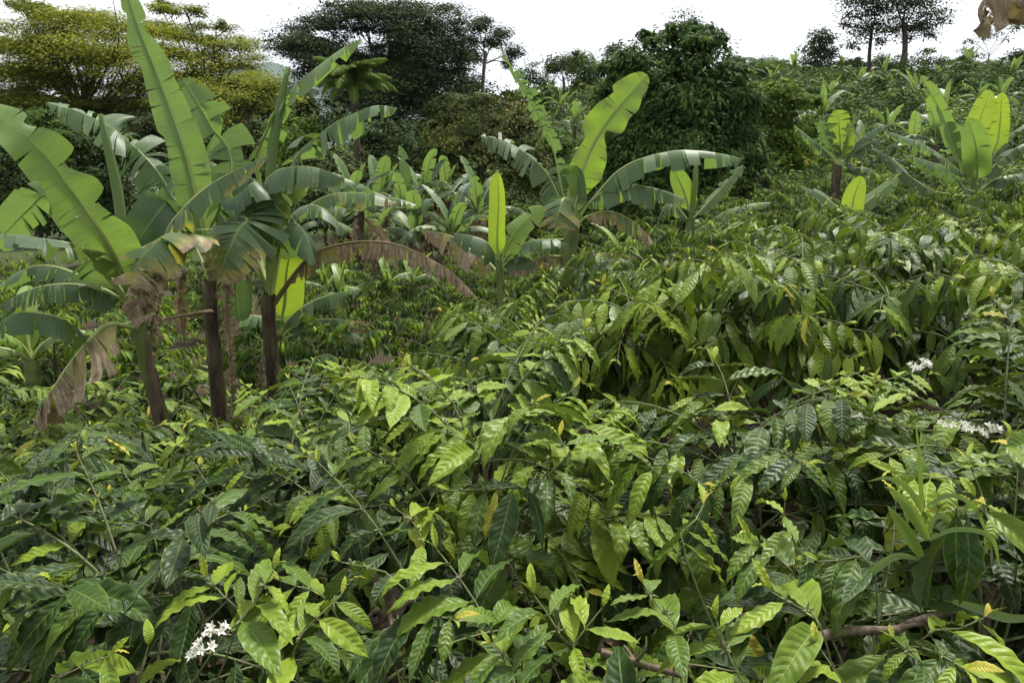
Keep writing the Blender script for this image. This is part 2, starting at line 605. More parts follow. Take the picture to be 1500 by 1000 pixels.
def limbs_mesh(name, base, fork, ends, r0, r1, mat, seed, n=6, wig=0.12):
    rng = np.random.default_rng(seed)
    base, fork = np.asarray(base, float), np.asarray(fork, float)
    L = np.linalg.norm(fork - base)
    mid = (base + fork) / 2 + rng.normal(size=3) * L * 0.03
    parts = [tube(resample([base, mid, fork], 9), np.linspace(r0, r0 * 0.68, 9) * (1 + 0.5 * np.exp(-np.linspace(0, 9, 9))), 8)]
    for e in ends:
        e = np.asarray(e, float)
        v = e - fork
        l = np.linalg.norm(v)
        start = fork - (fork - base) * rng.uniform(0, 0.22)
        m1 = start + (e - start) * 0.35 + A(0, 0, 0.10 * l) * rng.uniform(-0.3, 1.2) + rng.normal(size=3) * wig * l * 0.4
        m2 = start + (e - start) * 0.72 + A(0, 0, 0.06 * l) + rng.normal(size=3) * wig * l * 0.4
        pts = resample([start, m1, m2, e], 10)
        parts.append(tube(pts, np.linspace(r0 * 0.30, r1, 10), 5))
        for q in range(2):
            i0 = rng.integers(4, 9)
            tip = pts[i0] + nrm(v / l + rng.normal(size=3) * 0.7 + A(0, 0, 0.3)) * l * rng.uniform(0.15, 0.35)
            parts.append(tube(resample([pts[i0], (pts[i0] + tip) / 2 + rng.normal(size=3) * 0.04 * l, tip], 5), np.linspace(r0 * 0.16, r1 * 0.6, 5), 4))
    V, Q, U = join(parts)
    return mesh(name, V, Q, mat, uv=U)

def tree(name, label, cat, Y, base_px, fork_px, ells_px, nleaf, lsize, mat, seed, r0=0.2, bark=None, group=None, copies=2, depth=1.0, limbs=10, lump=None, **kw):
    bx = at(*base_px, Y)
    base = A(bx[0], Y, hz(bx[0], Y) - 0.15)
    fork = at(*fork_px, Y)
    ells = px_ells(ells_px, Y, depth, copies, seed)
    main_ = ells
    if lump:
        ells = lumpify(ells, *lump[:2], seed + 3, *lump[2:])
    root = empty(name, base, label, cat, group)
    E = [(e[0] - base[0], e[1] - base[1], e[2] - base[2], *e[3:]) for e in ells]
    rng = np.random.default_rng(seed + 7)
    Ecrown = E
    E = [(e[0] - base[0], e[1] - base[1], e[2] - base[2], *e[3:]) for e in main_]
    idx = rng.permutation(len(E))[:limbs]
    link('trunk', limbs_mesh('trunk', (0, 0, 0), fork - base, [A(*E[i][:3]) - A(0, 0, E[i][5] * 0.3) for i in idx], r0, 0.02, bark or M_BARK, seed), root)
    link('crown', crown_mesh('crown', Ecrown, nleaf, lsize, seed, mat, **kw), root)
    return root

M_ACACIA = crown_mat('yellow_green_tree_leaf', (0.056, 0.076, 0.012), (0.138, 0.162, 0.019), (0.26, 0.27, 0.030), 0.6, 0.2, 0.2)
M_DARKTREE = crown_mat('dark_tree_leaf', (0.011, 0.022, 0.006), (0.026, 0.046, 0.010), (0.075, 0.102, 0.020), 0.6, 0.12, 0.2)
M_BIGTREE = crown_mat('deep_green_tree_leaf', (0.018, 0.040, 0.010), (0.046, 0.090, 0.020), (0.115, 0.180, 0.040), 0.55, 0.15, 0.12)
M_RUST = crown_mat('rusty_shrub_leaf', (0.026, 0.040, 0.009), (0.060, 0.078, 0.017), (0.18, 0.14, 0.028), 0.6, 0.12, 0.2)
M_LIGHTSHRUB = crown_mat('light_shrub_leaf', (0.040, 0.075, 0.013), (0.095, 0.155, 0.022), (0.19, 0.26, 0.04), 0.5, 0.25)
M_MIDSHRUB = crown_mat('mid_shrub_leaf', (0.024, 0.048, 0.010), (0.058, 0.100, 0.018), (0.125, 0.180, 0.032), 0.5, 0.18)
M_BROWNSHRUB = crown_mat('brown_green_shrub_leaf', (0.022, 0.032, 0.009), (0.050, 0.064, 0.018), (0.12, 0.14, 0.03), 0.55, 0.15)

# yellow green flat topped trees on the left
tree('umbrella_tree', 'tall yellow-green flat-layered tree at the far left, behind the big upright banana leaf', 'tree', 36, (110, 235), (120, 150),
     [(35, 45, 55, 10), (100, 22, 60, 9), (165, 45, 70, 11), (60, 75, 80, 12), (150, 85, 70, 11), (215, 75, 55, 10), (25, 105, 60, 12), (110, 120, 75, 11), (190, 120, 65, 11), (245, 40, 30, 7), (60, 150, 60, 10), (150, 160, 70, 12), (215, 150, 45, 9), (75, 25, 25, 6), (10, 60, 35, 8), (40, 8, 25, 5), (70, 92, 85, 34, .35), (180, 98, 70, 34, .35), (120, 60, 90, 26, .3), (30, 130, 60, 26, .3), (215, 110, 50, 28, .3)],
     125000, 0.13, M_ACACIA, 11, lump=(6, 0.44, 1.0, False, 0.4), r0=0.32, copies=2, limbs=26, flat=0.75, sub=60, spread=0.40, shell=0.2, tvar=0.16, tbase=0.55)
tree('umbrella_tree', 'thin-topped yellow-green tree with sky showing through it, beside the tallest banana leaf', 'tree', 40, (290, 220), (305, 135),
     [(255, 15, 35, 6, .6), (300, 38, 28, 4, .5), (335, 40, 20, 4, .5), (265, 50, 40, 8), (320, 62, 45, 7, .8), (365, 66, 22, 6, .8), (280, 85, 45, 8), (335, 90, 40, 8), (250, 115, 50, 10), (300, 120, 40, 9), (240, 8, 20, 4, .5), (320, 95, 60, 22, .3), (275, 100, 50, 24, .3)],
     46000, 0.13, M_ACACIA, 12, lump=(6, 0.44, 1.0, False, 0.4), r0=0.22, copies=2, limbs=16, flat=0.75, sub=60, spread=0.40, shell=0.2, tvar=0.16, tbase=0.5)
tree('umbrella_tree', 'low rounded yellow-green tree below the thin-topped one', 'tree', 33, (350, 225), (345, 165),
     [(330, 120, 45, 10), (375, 118, 32, 9), (300, 140, 45, 11), (350, 140, 55, 12), (395, 135, 16, 9), (320, 165, 50, 12), (290, 180, 40, 12)],
     22000, 0.12, M_ACACIA, 13, lump=(6, 0.44, 1.0, False, 0.4), r0=0.2, copies=2, limbs=12, flat=0.7, sub=60, spread=0.40, shell=0.2, tvar=0.18, tbase=0.45)
# dark umbrella tree
tree('umbrella_tree', 'huge dark flat-topped tree with wide branches against the white sky', 'tree', 44, (585, 210), (575, 130),
     [(430, 58, 34, 10), (470, 30, 40, 9), (525, 13, 50, 10), (590, 11, 55, 10), (645, 25, 40, 12), (672, 48, 20, 14), (450, 78, 40, 9), (610, 45, 45, 14), (655, 70, 32, 14), (580, 75, 42, 12), (500, 90, 50, 11), (625, 100, 50, 16), (560, 110, 60, 14), (470, 112, 40, 10), (665, 125, 32, 16), (600, 140, 60, 16), (540, 150, 55, 16), (640, 160, 45, 14), (580, 175, 60, 16), (520, 45, 40, 7, .4), (480, 85, 45, 18), (560, 82, 60, 22), (612, 72, 50, 24), (640, 98, 42, 24), (590, 122, 62, 24), (540, 130, 55, 20), (630, 140, 45, 22), (440, 66, 36, 12), (560, 30, 70, 14)],
     170000, 0.16, M_DARKTREE, 21, lump=(5, 0.46, 1.0, False, 0.6), r0=0.30, copies=3, limbs=46, flat=0.65, sub=60, spread=0.33, shell=0.2, tvar=0.15, tbase=0.35)
tree('slender_tree', 'slim open tree with a pale trunk standing beside the dark umbrella tree', 'tree', 48, (712, 150), (711, 75),
     [(700, 38, 20, 8), (735, 48, 14, 7), (690, 58, 12, 8), (722, 60, 16, 8), (752, 75, 14, 9), (690, 82, 16, 7), (745, 92, 8, 6), (680, 70, 10, 8), (710, 30, 10, 5)],
     7000, 0.16, M_DARKTREE, 22, r0=0.13, bark=M_PALEBARK, copies=1, limbs=9, flat=0.5, sub=40, spread=0.45, shell=0.2, tvar=0.12, tbase=0.35)
# rust shrub, large dark tree, light shrubs
tree('rusty_shrub', 'domed bush with rusty orange young leaves below the slim pale tree', 'shrub', 25, (705, 290), (705, 240),
     [(705, 185, 62, 42), (660, 210, 45, 40), (750, 210, 45, 42), (705, 240, 80, 45), (735, 160, 35, 22), (640, 245, 40, 35), (770, 250, 35, 35)],
     24000, 0.12, M_RUST, 31, lump=(6, 0.28, 0.7, True, 0.3), r0=0.15, copies=1, limbs=10, flat=0.35, sub=30, spread=0.16, shell=0.8, tvar=0.18, tbase=0.35)
tree('broadleaf_tree', 'big dense dark green tree with drooping leaves behind the curling bright banana leaf', 'tree', 21, (1000, 365), (1000, 230),
     [(985, 75, 65, 35), (940, 110, 50, 45), (1040, 105, 45, 45), (990, 140, 90, 60), (930, 180, 55, 55), (1055, 170, 45, 60), (985, 215, 100, 65), (920, 245, 50, 50), (1070, 240, 45, 60), (990, 285, 95, 55), (1060, 300, 40, 40), (930, 300, 45, 40), (1095, 215, 25, 30), (1000, 50, 30, 15), (955, 62, 22, 16), (1030, 62, 26, 14), (900, 128, 22, 16), (885, 165, 18, 20), (1072, 118, 24, 18), (1088, 160, 26, 22), (1015, 92, 30, 20), (960, 130, 30, 22), (1030, 170, 32, 22), (905, 215, 26, 22), (960, 205, 30, 24), (1110, 265, 26, 26), (1020, 245, 32, 24), (975, 265, 30, 24)],
     72000, 0.15, M_BIGTREE, 41, lump=(7, 0.30, 0.8, True, 0.25), r0=0.3, copies=1, limbs=12, flat=0.25, sub=26, spread=0.15, shell=0.6, droop=0.9, aspect=0.42, tvar=0.16, tbase=0.38)
tree('twiggy_tree', 'small twiggy treetop showing above the big dense dark tree', 'tree', 55, (1000, 110), (1003, 45),
     [(1003, 20, 18, 8, .6), (990, 30, 10, 5, .6), (1016, 28, 9, 5, .6), (1003, 38, 12, 5, .6)], 420, 0.17, M_DARKTREE, 42, r0=0.09, copies=1, limbs=8, flat=0.4, sub=14, spread=0.5, tbase=0.3)
tree('dark_shrub', 'dark rounded tree crown touching the left shoulder of the big dense tree', 'tree', 46, (905, 150), (905, 105),
     [(905, 78, 20, 14), (900, 95, 22, 16), (925, 100, 20, 18)], 2600, 0.2, M_DARKTREE, 43, r0=0.15, copies=1, limbs=5, flat=0.3, sub=26, spread=0.25, tbase=0.4)
tree('ridge_tree', 'reddish green tree on the ridge beyond the torn vertical banana leaf', 'tree', 60, (825, 140), (825, 112),
     [(820, 92, 22, 12), (808, 100, 12, 10), (835, 96, 15, 12)], 2200, 0.2, M_RUST, 44, r0=0.12, copies=1, limbs=5, flat=0.3, sub=26, spread=0.25, tbase=0.25)
tree('ridge_tree', 'green rounded tree on the ridge beside the reddish green tree', 'tree', 56, (855, 142), (855, 115),
     [(852, 85, 18, 10), (862, 102, 20, 16), (848, 112, 24, 16), (845, 78, 10, 5, .6)], 3000, 0.2, M_MIDSHRUB, 45, r0=0.14, copies=1, limbs=6, flat=0.3, sub=26, spread=0.25, tbase=0.4)
tree('ridge_tree', 'small spiky tree on the ridge beside the tip of the torn vertical banana leaf', 'tree', 58, (775, 138), (775, 115),
     [(772, 108, 16, 9), (780, 96, 8, 5, .6), (790, 118, 20, 9)], 1500, 0.18, M_DARKTREE, 46, r0=0.08, copies=1, limbs=6, flat=0.3, sub=20, spread=0.3, tbase=0.4)
tree('broadleaf_tree', 'light green leafy tree beside the big dense dark tree', 'tree', 24, (1133, 300), (1133, 220),
     [(1130, 150, 45, 30), (1150, 130, 25, 16), (1120, 190, 40, 40), (1160, 180, 30, 35), (1135, 235, 40, 40), (1165, 230, 25, 35), (1110, 240, 25, 30)],
     16000, 0.13, M_LIGHTSHRUB, 51, lump=(6, 0.32, 0.8, True, 0.3), r0=0.1, copies=1, limbs=9, flat=0.3, sub=26, spread=0.2, shell=0.6, droop=0.4, tvar=0.18, tbase=0.42)
tree('ridge_tree', 'dark low tree on the ridge between the big dense tree and the round-topped tree', 'tree', 62, (1115, 130), (1115, 112),
     [(1112, 95, 20, 10), (1100, 105, 14, 10), (1128, 104, 14, 9)], 2400, 0.2, M_DARKTREE, 52, r0=0.12, copies=1, limbs=6, flat=0.3, sub=26, spread=0.25, tbase=0.4)
tree('ridge_tree', 'round-topped dark tree standing alone on the ridge', 'tree', 60, (1196, 140), (1196, 100),
     [(1203, 54, 18, 10), (1190, 70, 20, 11), (1208, 76, 16, 10), (1195, 92, 26, 12), (1180, 102, 14, 8), (1213, 100, 12, 9), (1195, 112, 28, 10)],
     5200, 0.22, M_DARKTREE, 53, r0=0.16, copies=1, limbs=7, flat=0.35, sub=26, spread=0.3, tbase=0.36)
tree('tall_tree', 'tall tree with a straight bare trunk, first of the tall pair on the ridge', 'tree', 62, (1273, 125), (1277, 45),
     [(1262, -4, 28, 10), (1285, 12, 22, 11), (1250, 22, 18, 8), (1278, 36, 22, 9), (1262, 50, 18, 8), (1250, 64, 14, 6), (1275, -28, 25, 14), (1236, 36, 10, 5), (1290, 60, 12, 7)],
     5200, 0.23, M_DARKTREE, 54, r0=0.17, copies=1, limbs=12, flat=0.5, sub=30, spread=0.42, shell=0.25, tbase=0.42)
tree('tall_tree', 'tall tree with the thickest dark trunk, second of the tall pair on the ridge', 'tree', 60, (1314, 122), (1325, 35),
     [(1310, 2, 30, 10), (1345, 0, 30, 11), (1365, 18, 24, 8), (1320, 24, 26, 9), (1385, 28, 12, 6), (1350, 38, 22, 8), (1365, 50, 12, 6), (1305, 42, 18, 8), (1335, -30, 30, 14), (1330, 55, 14, 6)],
     6200, 0.23, M_DARKTREE, 55, r0=0.24, copies=1, limbs=12, flat=0.5, sub=30, spread=0.42, shell=0.25, tbase=0.42)
tree('ridge_tree', 'dark bushy tree filling the gap behind the tall pair of trunks', 'tree', 66, (1290, 118), (1290, 108),
     [(1290, 92, 18, 12), (1275, 102, 20, 10), (1304, 104, 16, 10)], 2600, 0.22, M_DARKTREE, 56, r0=0.1, copies=1, limbs=4, flat=0.3, sub=26, spread=0.25, tbase=0.35)
tree('ridge_tree', 'small feathery tree on the ridge just beyond the tall pair', 'tree', 58, (1350, 120), (1352, 95),
     [(1352, 78, 10, 5), (1362, 74, 7, 4), (1346, 88, 14, 6), (1385, 90, 12, 7), (1392, 98, 14, 5)], 900, 0.2, M_LIGHTSHRUB, 57, r0=0.06, copies=1, limbs=5, flat=0.4, sub=16, spread=0.4, tbase=0.3)
tree('ridge_tree', 'sparse twin-stemmed tree on the ridge under the hanging dead leaf', 'tree', 60, (1448, 98), (1449, 80),
     [(1415, 72, 9, 6), (1424, 82, 10, 5), (1440, 52, 10, 6), (1460, 45, 8, 6), (1420, 62, 6, 4), (1475, 55, 10, 6), (1490, 40, 10, 6), (1455, 30, 10, 6)], 1100, 0.2, M_DARKTREE, 58, r0=0.07, bark=M_PALEBARK, copies=1, limbs=7, flat=0.4, sub=16, spread=0.4, tbase=0.4)
tree('ridge_tree', 'dark round tree at the end of the ridge by the frame edge', 'tree', 60, (1495, 112), (1495, 100),
     [(1495, 82, 16, 12), (1505, 96, 25, 14), (1485, 102, 12, 9)], 2600, 0.2, M_DARKTREE, 59, r0=0.12, copies=1, limbs=4, flat=0.3, sub=26, spread=0.25, tbase=0.38)
for k, (px, py, rx, Y, lab) in enumerate([
    (1068, 98, 20, 58, 'low green tree on the ridge touching the right shoulder of the big dense tree'),
    (1150, 112, 24, 60, 'low green tree on the ridge before the round-topped tree'),
    (1232, 104, 20, 62, 'bushy green tree on the ridge between the round-topped tree and the tall pair'),
    (1252, 94, 12, 66, 'small dark tree on the ridge beside the first tall trunk'),
    (1408, 100, 20, 62, 'low green tree on the ridge beyond the small feathery tree'),
    (1470, 104, 24, 62, 'low green tree on the ridge under the sparse twin-stemmed tree')]):
    tree('ridge_tree', lab, 'tree', Y, (px, py + 30), (px, py + 12), [(px, py, rx, rx * 0.6), (px - rx * 0.6, py + 8, rx * 0.6, rx * 0.5), (px + rx * 0.5, py + 6, rx * 0.7, rx * 0.5), (px + rx * 0.2, py - rx * 0.5, rx * 0.4, rx * 0.35)],
         2600, 0.2, (M_MIDSHRUB, M_LIGHTSHRUB, M_MIDSHRUB, M_DARKTREE)[k % 4], 1400 + k, r0=0.1, copies=1, limbs=4, lump=(5, 0.4, 0.8, True, 0.4), flat=0.3, sub=22, spread=0.25, tbase=0.42)
# undergrowth shrubs below the trees
SHRUBS = [
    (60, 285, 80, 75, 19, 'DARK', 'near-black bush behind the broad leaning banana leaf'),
    (-20, 260, 70, 80, 20, 'DARK', 'dark bush at the frame edge below the flat-layered tree'),
    (170, 300, 60, 80, 21, 'DARK', 'dark bush behind the furled banana spear'),
    (40, 200, 90, 45, 28, 'MID', 'mid green bush under the trunks of the flat-layered tree'),
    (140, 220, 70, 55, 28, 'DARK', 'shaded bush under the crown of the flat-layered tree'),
    (235, 210, 60, 70, 29, 'BROWN', 'brown-green bush behind the tall upright banana leaf'),
    (300, 230, 55, 60, 28, 'BROWN', 'brown twiggy bush below the low rounded yellow-green tree'),
    (360, 225, 60, 55, 30, 'BROWN', 'brownish bush behind the diagonal banana leaf'),
    (430, 210, 45, 55, 27, 'LIGHT', 'pale green bush beside the feathery palm'),
    (470, 170, 60, 45, 38, 'DARK', 'dark bush at the foot of the dark umbrella tree'),
    (590, 215, 70, 50, 34, 'DARK', 'dark bush between the feathery palm and the rusty shrub'),
    (660, 165, 40, 35, 38, 'DARK', 'dark bush below the right limbs of the umbrella tree'),
    (560, 270, 60, 55, 24, 'BROWN', 'brown-green bush behind the far banana grove'),
    (480, 270, 60, 60, 22, 'BROWN', 'brown-green bush behind the banana leaf with hanging strips'),
    (640, 280, 60, 45, 23, 'BROWN', 'dull brown bush at the foot of the rusty shrub'),
    (800, 235, 50, 60, 27, 'MID', 'green bush between the rusty shrub and the big dense tree'),
    (850, 290, 50, 45, 20, 'MID', 'green bush under the left side of the big dense tree'),
    (1190, 250, 35, 55, 24, 'LIGHT', 'light green bush behind the banana with the brown trunk'),
    (1110, 300, 40, 40, 20, 'MID', 'green bush beneath the light green leafy tree'),
    (1180, 150, 40, 30, 40, 'MID', 'green bush below the round-topped ridge tree'),
    (1215, 180, 40, 30, 36, 'MID', 'green bush on the slope above the banana with the brown trunk'),
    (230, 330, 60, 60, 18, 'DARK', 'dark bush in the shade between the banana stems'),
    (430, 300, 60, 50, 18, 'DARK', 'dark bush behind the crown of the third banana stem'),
    (760, 320, 50, 30, 20, 'MID', 'green bush below the rusty shrub behind the small banana'),
    (890, 160, 40, 40, 40, 'MID', 'green bush up the slope at the left of the big dense tree'),
    (30, 150, 40, 30, 45, 'DARK', 'far dark bush between the trunks of the flat-layered tree'),
    (700, 140, 60, 25, 52, 'DARK', 'dark bush along the foot of the slim pale tree'),
    (790, 140, 50, 18, 56, 'MID', 'low green bush on the crest by the spiky tree'),
]
SHRUBS += [
    (55, 175, 95, 50, 44, 'BROWN', 'brown-green bush far behind the trunk of the flat-layered tree'),
    (180, 180, 85, 50, 47, 'BROWN', 'brown-green bush seen between the furled spear and the tall upright leaf'),
    (290, 175, 75, 45, 47, 'MID', 'far green bush under the thin-topped tree'),
    (400, 150, 55, 40, 50, 'DARK', 'far dark bush at the gap where the hill shows'),
    (345, 205, 70, 40, 40, 'BROWN', 'brown-green bush at the foot of the low rounded tree'),
    (110, 235, 90, 45, 36, 'DARK', 'dark bush at the foot of the flat-layered tree'),
]
SM = {'DARK': M_DARKTREE, 'MID': M_MIDSHRUB, 'BROWN': M_BROWNSHRUB, 'LIGHT': M_LIGHTSHRUB}
for k, (px, py, rx, ry, Y, mk, lab) in enumerate(SHRUBS):
    rng = np.random.default_rng(900 + k)
    el = [(px, py, rx * 0.75, ry * 0.7)]
    for q in range(6):
        an = rng.uniform(0, 6.28)
        el.append((px + math.cos(an) * rx * 0.55, py + math.sin(an) * ry * 0.5 + 0.1 * ry, rx * rng.uniform(0.3, 0.5), ry * rng.uniform(0.3, 0.5)))
    area = rx * ry * 3.14
    ls = 6.5 * Y / F
    tree('shrub', lab, 'shrub', Y, (px, py + ry * 1.1), (px, py + ry * 0.5), el, int(min(9000, area * 0.55)), max(0.10, ls), SM[mk], 900 + k, lump=(5, 0.34, 0.8, True, 0.4), r0=0.06, copies=1, limbs=8,
         flat=0.3, sub=24, spread=0.22, shell=0.6, droop=0.2, tvar=0.16, tbase=0.4)

def slope_zone(px, Y):
    z_ = next(v for lim, v in ((900, 'by the big dense tree'), (1170, 'right beside the big dense tree'), (1250, 'below the round-topped ridge tree'), (1340, 'below the tall pair of trees'), (1430, 'just past the tall pair of trees'), (9999, 'near the frame edge')) if px < lim)
    return ('low' if Y < 36 else 'midway' if Y < 50 else 'high') + ' on the far slope ' + z_

rs_ = np.random.default_rng(55)
for k in range(34):
    px = rs_.uniform(1120, 1510)
    Y = rs_.uniform(26, 68)
    p = at(px, 150, Y)
    gz = hz(p[0], Y)
    _, py, _ = proj(A(p[0], Y, gz + 0.7))
    rx = rs_.uniform(0.9, 1.9) * F / Y
    ry = rs_.uniform(0.7, 1.3) * F / Y
    el = [(px, py, rx * 0.8, ry * 0.8), (px + rx * 0.5, py + ry * 0.2, rx * 0.5, ry * 0.6), (px - rx * 0.5, py + ry * 0.25, rx * 0.5, ry * 0.6), (px + rx * 0.1, py - ry * 0.5, rx * 0.4, ry * 0.5)]
    tree('shrub', ('dark bush ', 'green bush ', 'green bush ', 'deep green bush ')[k % 4] + slope_zone(px, Y), 'shrub', Y, (px, py + ry), (px, py + ry * 0.5), el, 1500, 0.2, (M_DARKTREE, M_MIDSHRUB, M_MIDSHRUB, M_BIGTREE)[k % 4], 1200 + k, r0=0.05, copies=1, limbs=3,
         group='bushes on the far slope', flat=0.3, sub=22, spread=0.22, shell=0.6, tvar=0.16, tbase=0.4)

# feathery palm

def palm(label, px, py, Y, frond, n, seed):
    rng = np.random.default_rng(seed)
    top = at(px, py, Y)
    base = A(top[0], Y, hz(top[0], Y) - 0.1)
    root = empty('palm', base, label, 'palm')
    t = top - base
    link('trunk', mesh('trunk', *tube(resample([A(0, 0, 0), t * 0.5 + A(0.1, 0, 0), t], 8), np.linspace(0.12, 0.09, 8), 8)[:2], M_BARK), root)
    for k in range(n):
        az = k * 2.4 + rng.uniform(-.2, .2)
        el = R(rng.uniform(55, 88)) if k % 2 else R(rng.uniform(20, 60))
        L = frond * rng.uniform(0.8, 1.15)
        pts = [t]
        e = el
        for q in range(8):
            pts.append(pts[-1] + A(math.cos(az) * math.cos(e), math.sin(az) * math.cos(e), math.sin(e)) * L / 8)
            e -= R(rng.uniform(9, 16))
        P = resample(pts, 30)
        T = tangents(P)
        Vs, Qs = [], []
        for i in range(3, 30):
            s = nrm(np.cross(T[i], A(0, 0, 1)))
            ll = L * 0.26 * math.sin(math.pi * (i / 31) ** 0.8) + 0.05
            for sg in (-1, 1):
                for jj in range(2):
                    d = nrm(s * sg + T[i] * 0.6 + A(0, 0, -0.45 + rng.normal() * 0.2))
                    w = T[i] * 0.014
                    b = P[i] + T[i] * L / 60 * jj
                    m = b + d * ll * 0.55
                    tp = b + nrm(d + A(0, 0, -0.5)) * ll
                    n0 = len(Vs)
                    Vs += [b - w, b + w, m + w, m - w, tp]
                    Qs.append((n0, n0 + 1, n0 + 2, n0 + 3))
                    Qs.append((n0 + 3, n0 + 2, n0 + 4, n0 + 4))
        tv, tq, _ = tube(P, np.linspace(0.025, 0.006, 30), 4)
        n0 = len(Vs)
        Vs = np.concatenate([np.array(Vs), tv])
        q4 = np.array([q for q in Qs if q[2] != q[3]])
        q3 = np.array([q[:3] for q in Qs if q[2] == q[3]])
        link('frond', mesh('frond', Vs, [np.concatenate([q4, tq + n0]), q3], M_MIDSHRUB, smooth=False), root, tint=0.62)
    return root

palm('feathery pale green palm in front of the dark umbrella tree', 515, 128, 27, 1.45, 40, 5)
palm('small dark palm poking up on the ridge beside the big dense tree', 1120, 112, 52, 1.8, 16, 6)

# ------------------------------------------------------------------ banana plants
CAMP = A(0, 0, CZ)
UPV = A(0, 0, 1)

def banana_leaf(parent, off, pts, hw, U='up', f=(20, 20), g=0.3, tears=8, var=14, dry=0.0, tip=0.0, edge=0.0, tint=0.4, tw=(0, 0), pet=0.10, rib=0.016, seed=0, n=None, tipshape=5.0, wave=0.0, ribdry=False, sides=(1, 1), w2=None, name='leaf', pinch=0.25, maxs=3, crump=0.0, notch=()):
    if dry >= 0.9:
        crump = crump or 0.018
    """midrib through pts (world). f: fold of each half above the rib plane in degrees. g: gravity droop. dry/tip/edge 0..1"""
    rng = np.random.default_rng(seed)
    if tears >= 5 and maxs > 2:
        tears = int(tears * 1.9)
        edge = max(edge, 0.07)
    P = resample(pts, 61)
    T = tangents(P)
    Lt = np.linalg.norm(np.diff(P, axis=0), axis=1).sum()
    if isinstance(U, str):
        if U == 'up':
            Uv = np.tile(UPV, (61, 1))
        elif U == 'cam':
            Uv = nrm(CAMP - P)
        else:
            Uv = -nrm(CAMP - P)
    else:
        Uv = np.tile(nrm(A(*U)), (61, 1))
    S = nrm(np.cross(T, Uv))
    N = np.cross(S, T)
    twv = np.radians(np.linspace(tw[0], tw[1], 61))[:, None]
    S, N = S * np.cos(twv) + N * np.sin(twv), N * np.cos(twv) - S * np.sin(twv)
    sq = np.linspace(0, 1, 61)
    def fr(s):
        i = np.clip(s, 0, 1)
        g_ = lambda X: np.array([np.interp(i, sq, X[:, k]) for k in range(3)])
        return g_(P), g_(T), g_(S), g_(N)
    def width(s):
        x = (s - pet) / (1 - pet)
        x = min(max(x, 0), 1)
        return hw * min(1, (x / 0.16 + 0.02) ** 0.6) * max(0.0, 1 - x ** tipshape) ** 0.6 * (1 if w2 is None else 1 + (w2 - 1) * x)
    def nmul(s, si):
        x = (s - pet) / (1 - pet)
        r_ = 1.0
        for x0, dp, wd, sd_ in notch:
            if sd_ in (si, 2):
                dx = (x - x0) / wd
                r_ *= 1 - dp * math.exp(-dx * dx if dx < 0 else -dx * dx * 50)
        return r_
    m = 6
    Vs, Qs, Us, Ds = [], [], [], []
    for si, sg in enumerate((-1, 1)):
        if not sides[si]:
            continue
        nt = 11 if notch else max(1, int(tears))
        cuts = np.sort(rng.uniform(pet, 1, nt - 1)) if nt > 1 else np.array([])
        if nt > 3:
            ev = np.linspace(pet, 1, nt + 1)[1:-1]
            wd_ = rng.gamma(1.1, 1.0, nt) + 0.12
            cuts = pet + (1 - pet) * np.cumsum(wd_)[:-1] / wd_.sum()
            cuts = np.clip(cuts, pet + 0.01, 0.99)
        b = np.concatenate([[pet], cuts, [1.0]])
        ph = rng.uniform(0, 6)
        for q in range(len(b) - 1):
            s0, s1 = b[q], b[q + 1]
            if s1 - s0 < 0.004:
                continue
            rows = max(maxs, int((s1 - s0) / (0.010 if notch else 0.022)) + 1)
            dl = rng.normal(0, var) * (0.6 if nt < 6 else 1) if nt > 1 else 0
            sw = rng.normal(0, 0.12) if nt > 3 else 0
            lm = rng.uniform(0.80, 1.08) * (rng.uniform(0.35, 0.7) if rng.uniform() < 0.07 else 1) if nt > 5 else 1
            if notch:
                dl, sw, lm = rng.normal(0, 3.5), 0, rng.uniform(0.97, 1.02)
            if dry > 0.5:
                lm *= rng.uniform(0.65, 1.15)
            pc = (rng.uniform(0, 0.10) if notch else rng.uniform(0, pinch * 1.5)) if nt > 3 else 0
            dr = rng.normal(0, 0.16) * min(1, (dry + tip + edge - 0.07) * 3)
            gg = g * (rng.uniform(0.55, 1.5) if nt > 5 and not notch else rng.uniform(0.8, 1.2))
            curl = rng.normal(0, 10) if dry < 0.5 else rng.normal(0, 40)
            n0 = len(Vs)
            for r_ in range(rows):
                s = s0 + (s1 - s0) * r_ / (rows - 1)
                p, t_, sv, nv = fr(s)
                w = width(s) * lm * nmul(s, si)
                fd = f[si] + dl
                pos = p + nv * 0.002
                for k in range(m + 1):
                    v = k / m
                    if k:
                        an = R(fd + curl * v * v + wave * math.sin(s * 40 + ph) * v)
                        d = math.cos(an) * sv * sg + math.sin(an) * nv + t_ * (0.12 + sw * v)
                        d = nrm(d + A(0, 0, -gg * (0.35 + v)))
                        pos = pos + d * w / m
                    off2 = t_ * ((s0 + s1) / 2 - s) * Lt * pc * v ** 1.5
                    if crump:
                        off2 = off2 + crump * A(math.sin(s * 31 + v * 4 + ph), math.sin(s * 23 + v * 6 + ph * 2 + q), math.sin(s * 27 - v * 5 + ph * 3)) * (0.3 + v)
                    Vs.append(pos + off2 - off)
                    Us.append((s * 1.0 * Lt / 2.0 + seed * 0.37, v))
                    x = (s - pet) / (1 - pet)
                    de = dry + tip * max(0, (x - 0.45) / 0.55) ** 1.5 * (0.6 + 0.6 * v) + edge * v ** 3 + dr * (dry + tip + edge > 0.05)
                    Ds.append(min(max(de, 0), 1.3))
            a = grid_quads(rows - 1, m) + n0
            Qs.append(a if sg < 0 else a[:, ::-1])
    me = mesh(name, np.array(Vs), np.concatenate(Qs), M_BAN, uv=np.array(Us), attrs={'dry': Ds})
    o = link(name, me, parent, tint=tint)
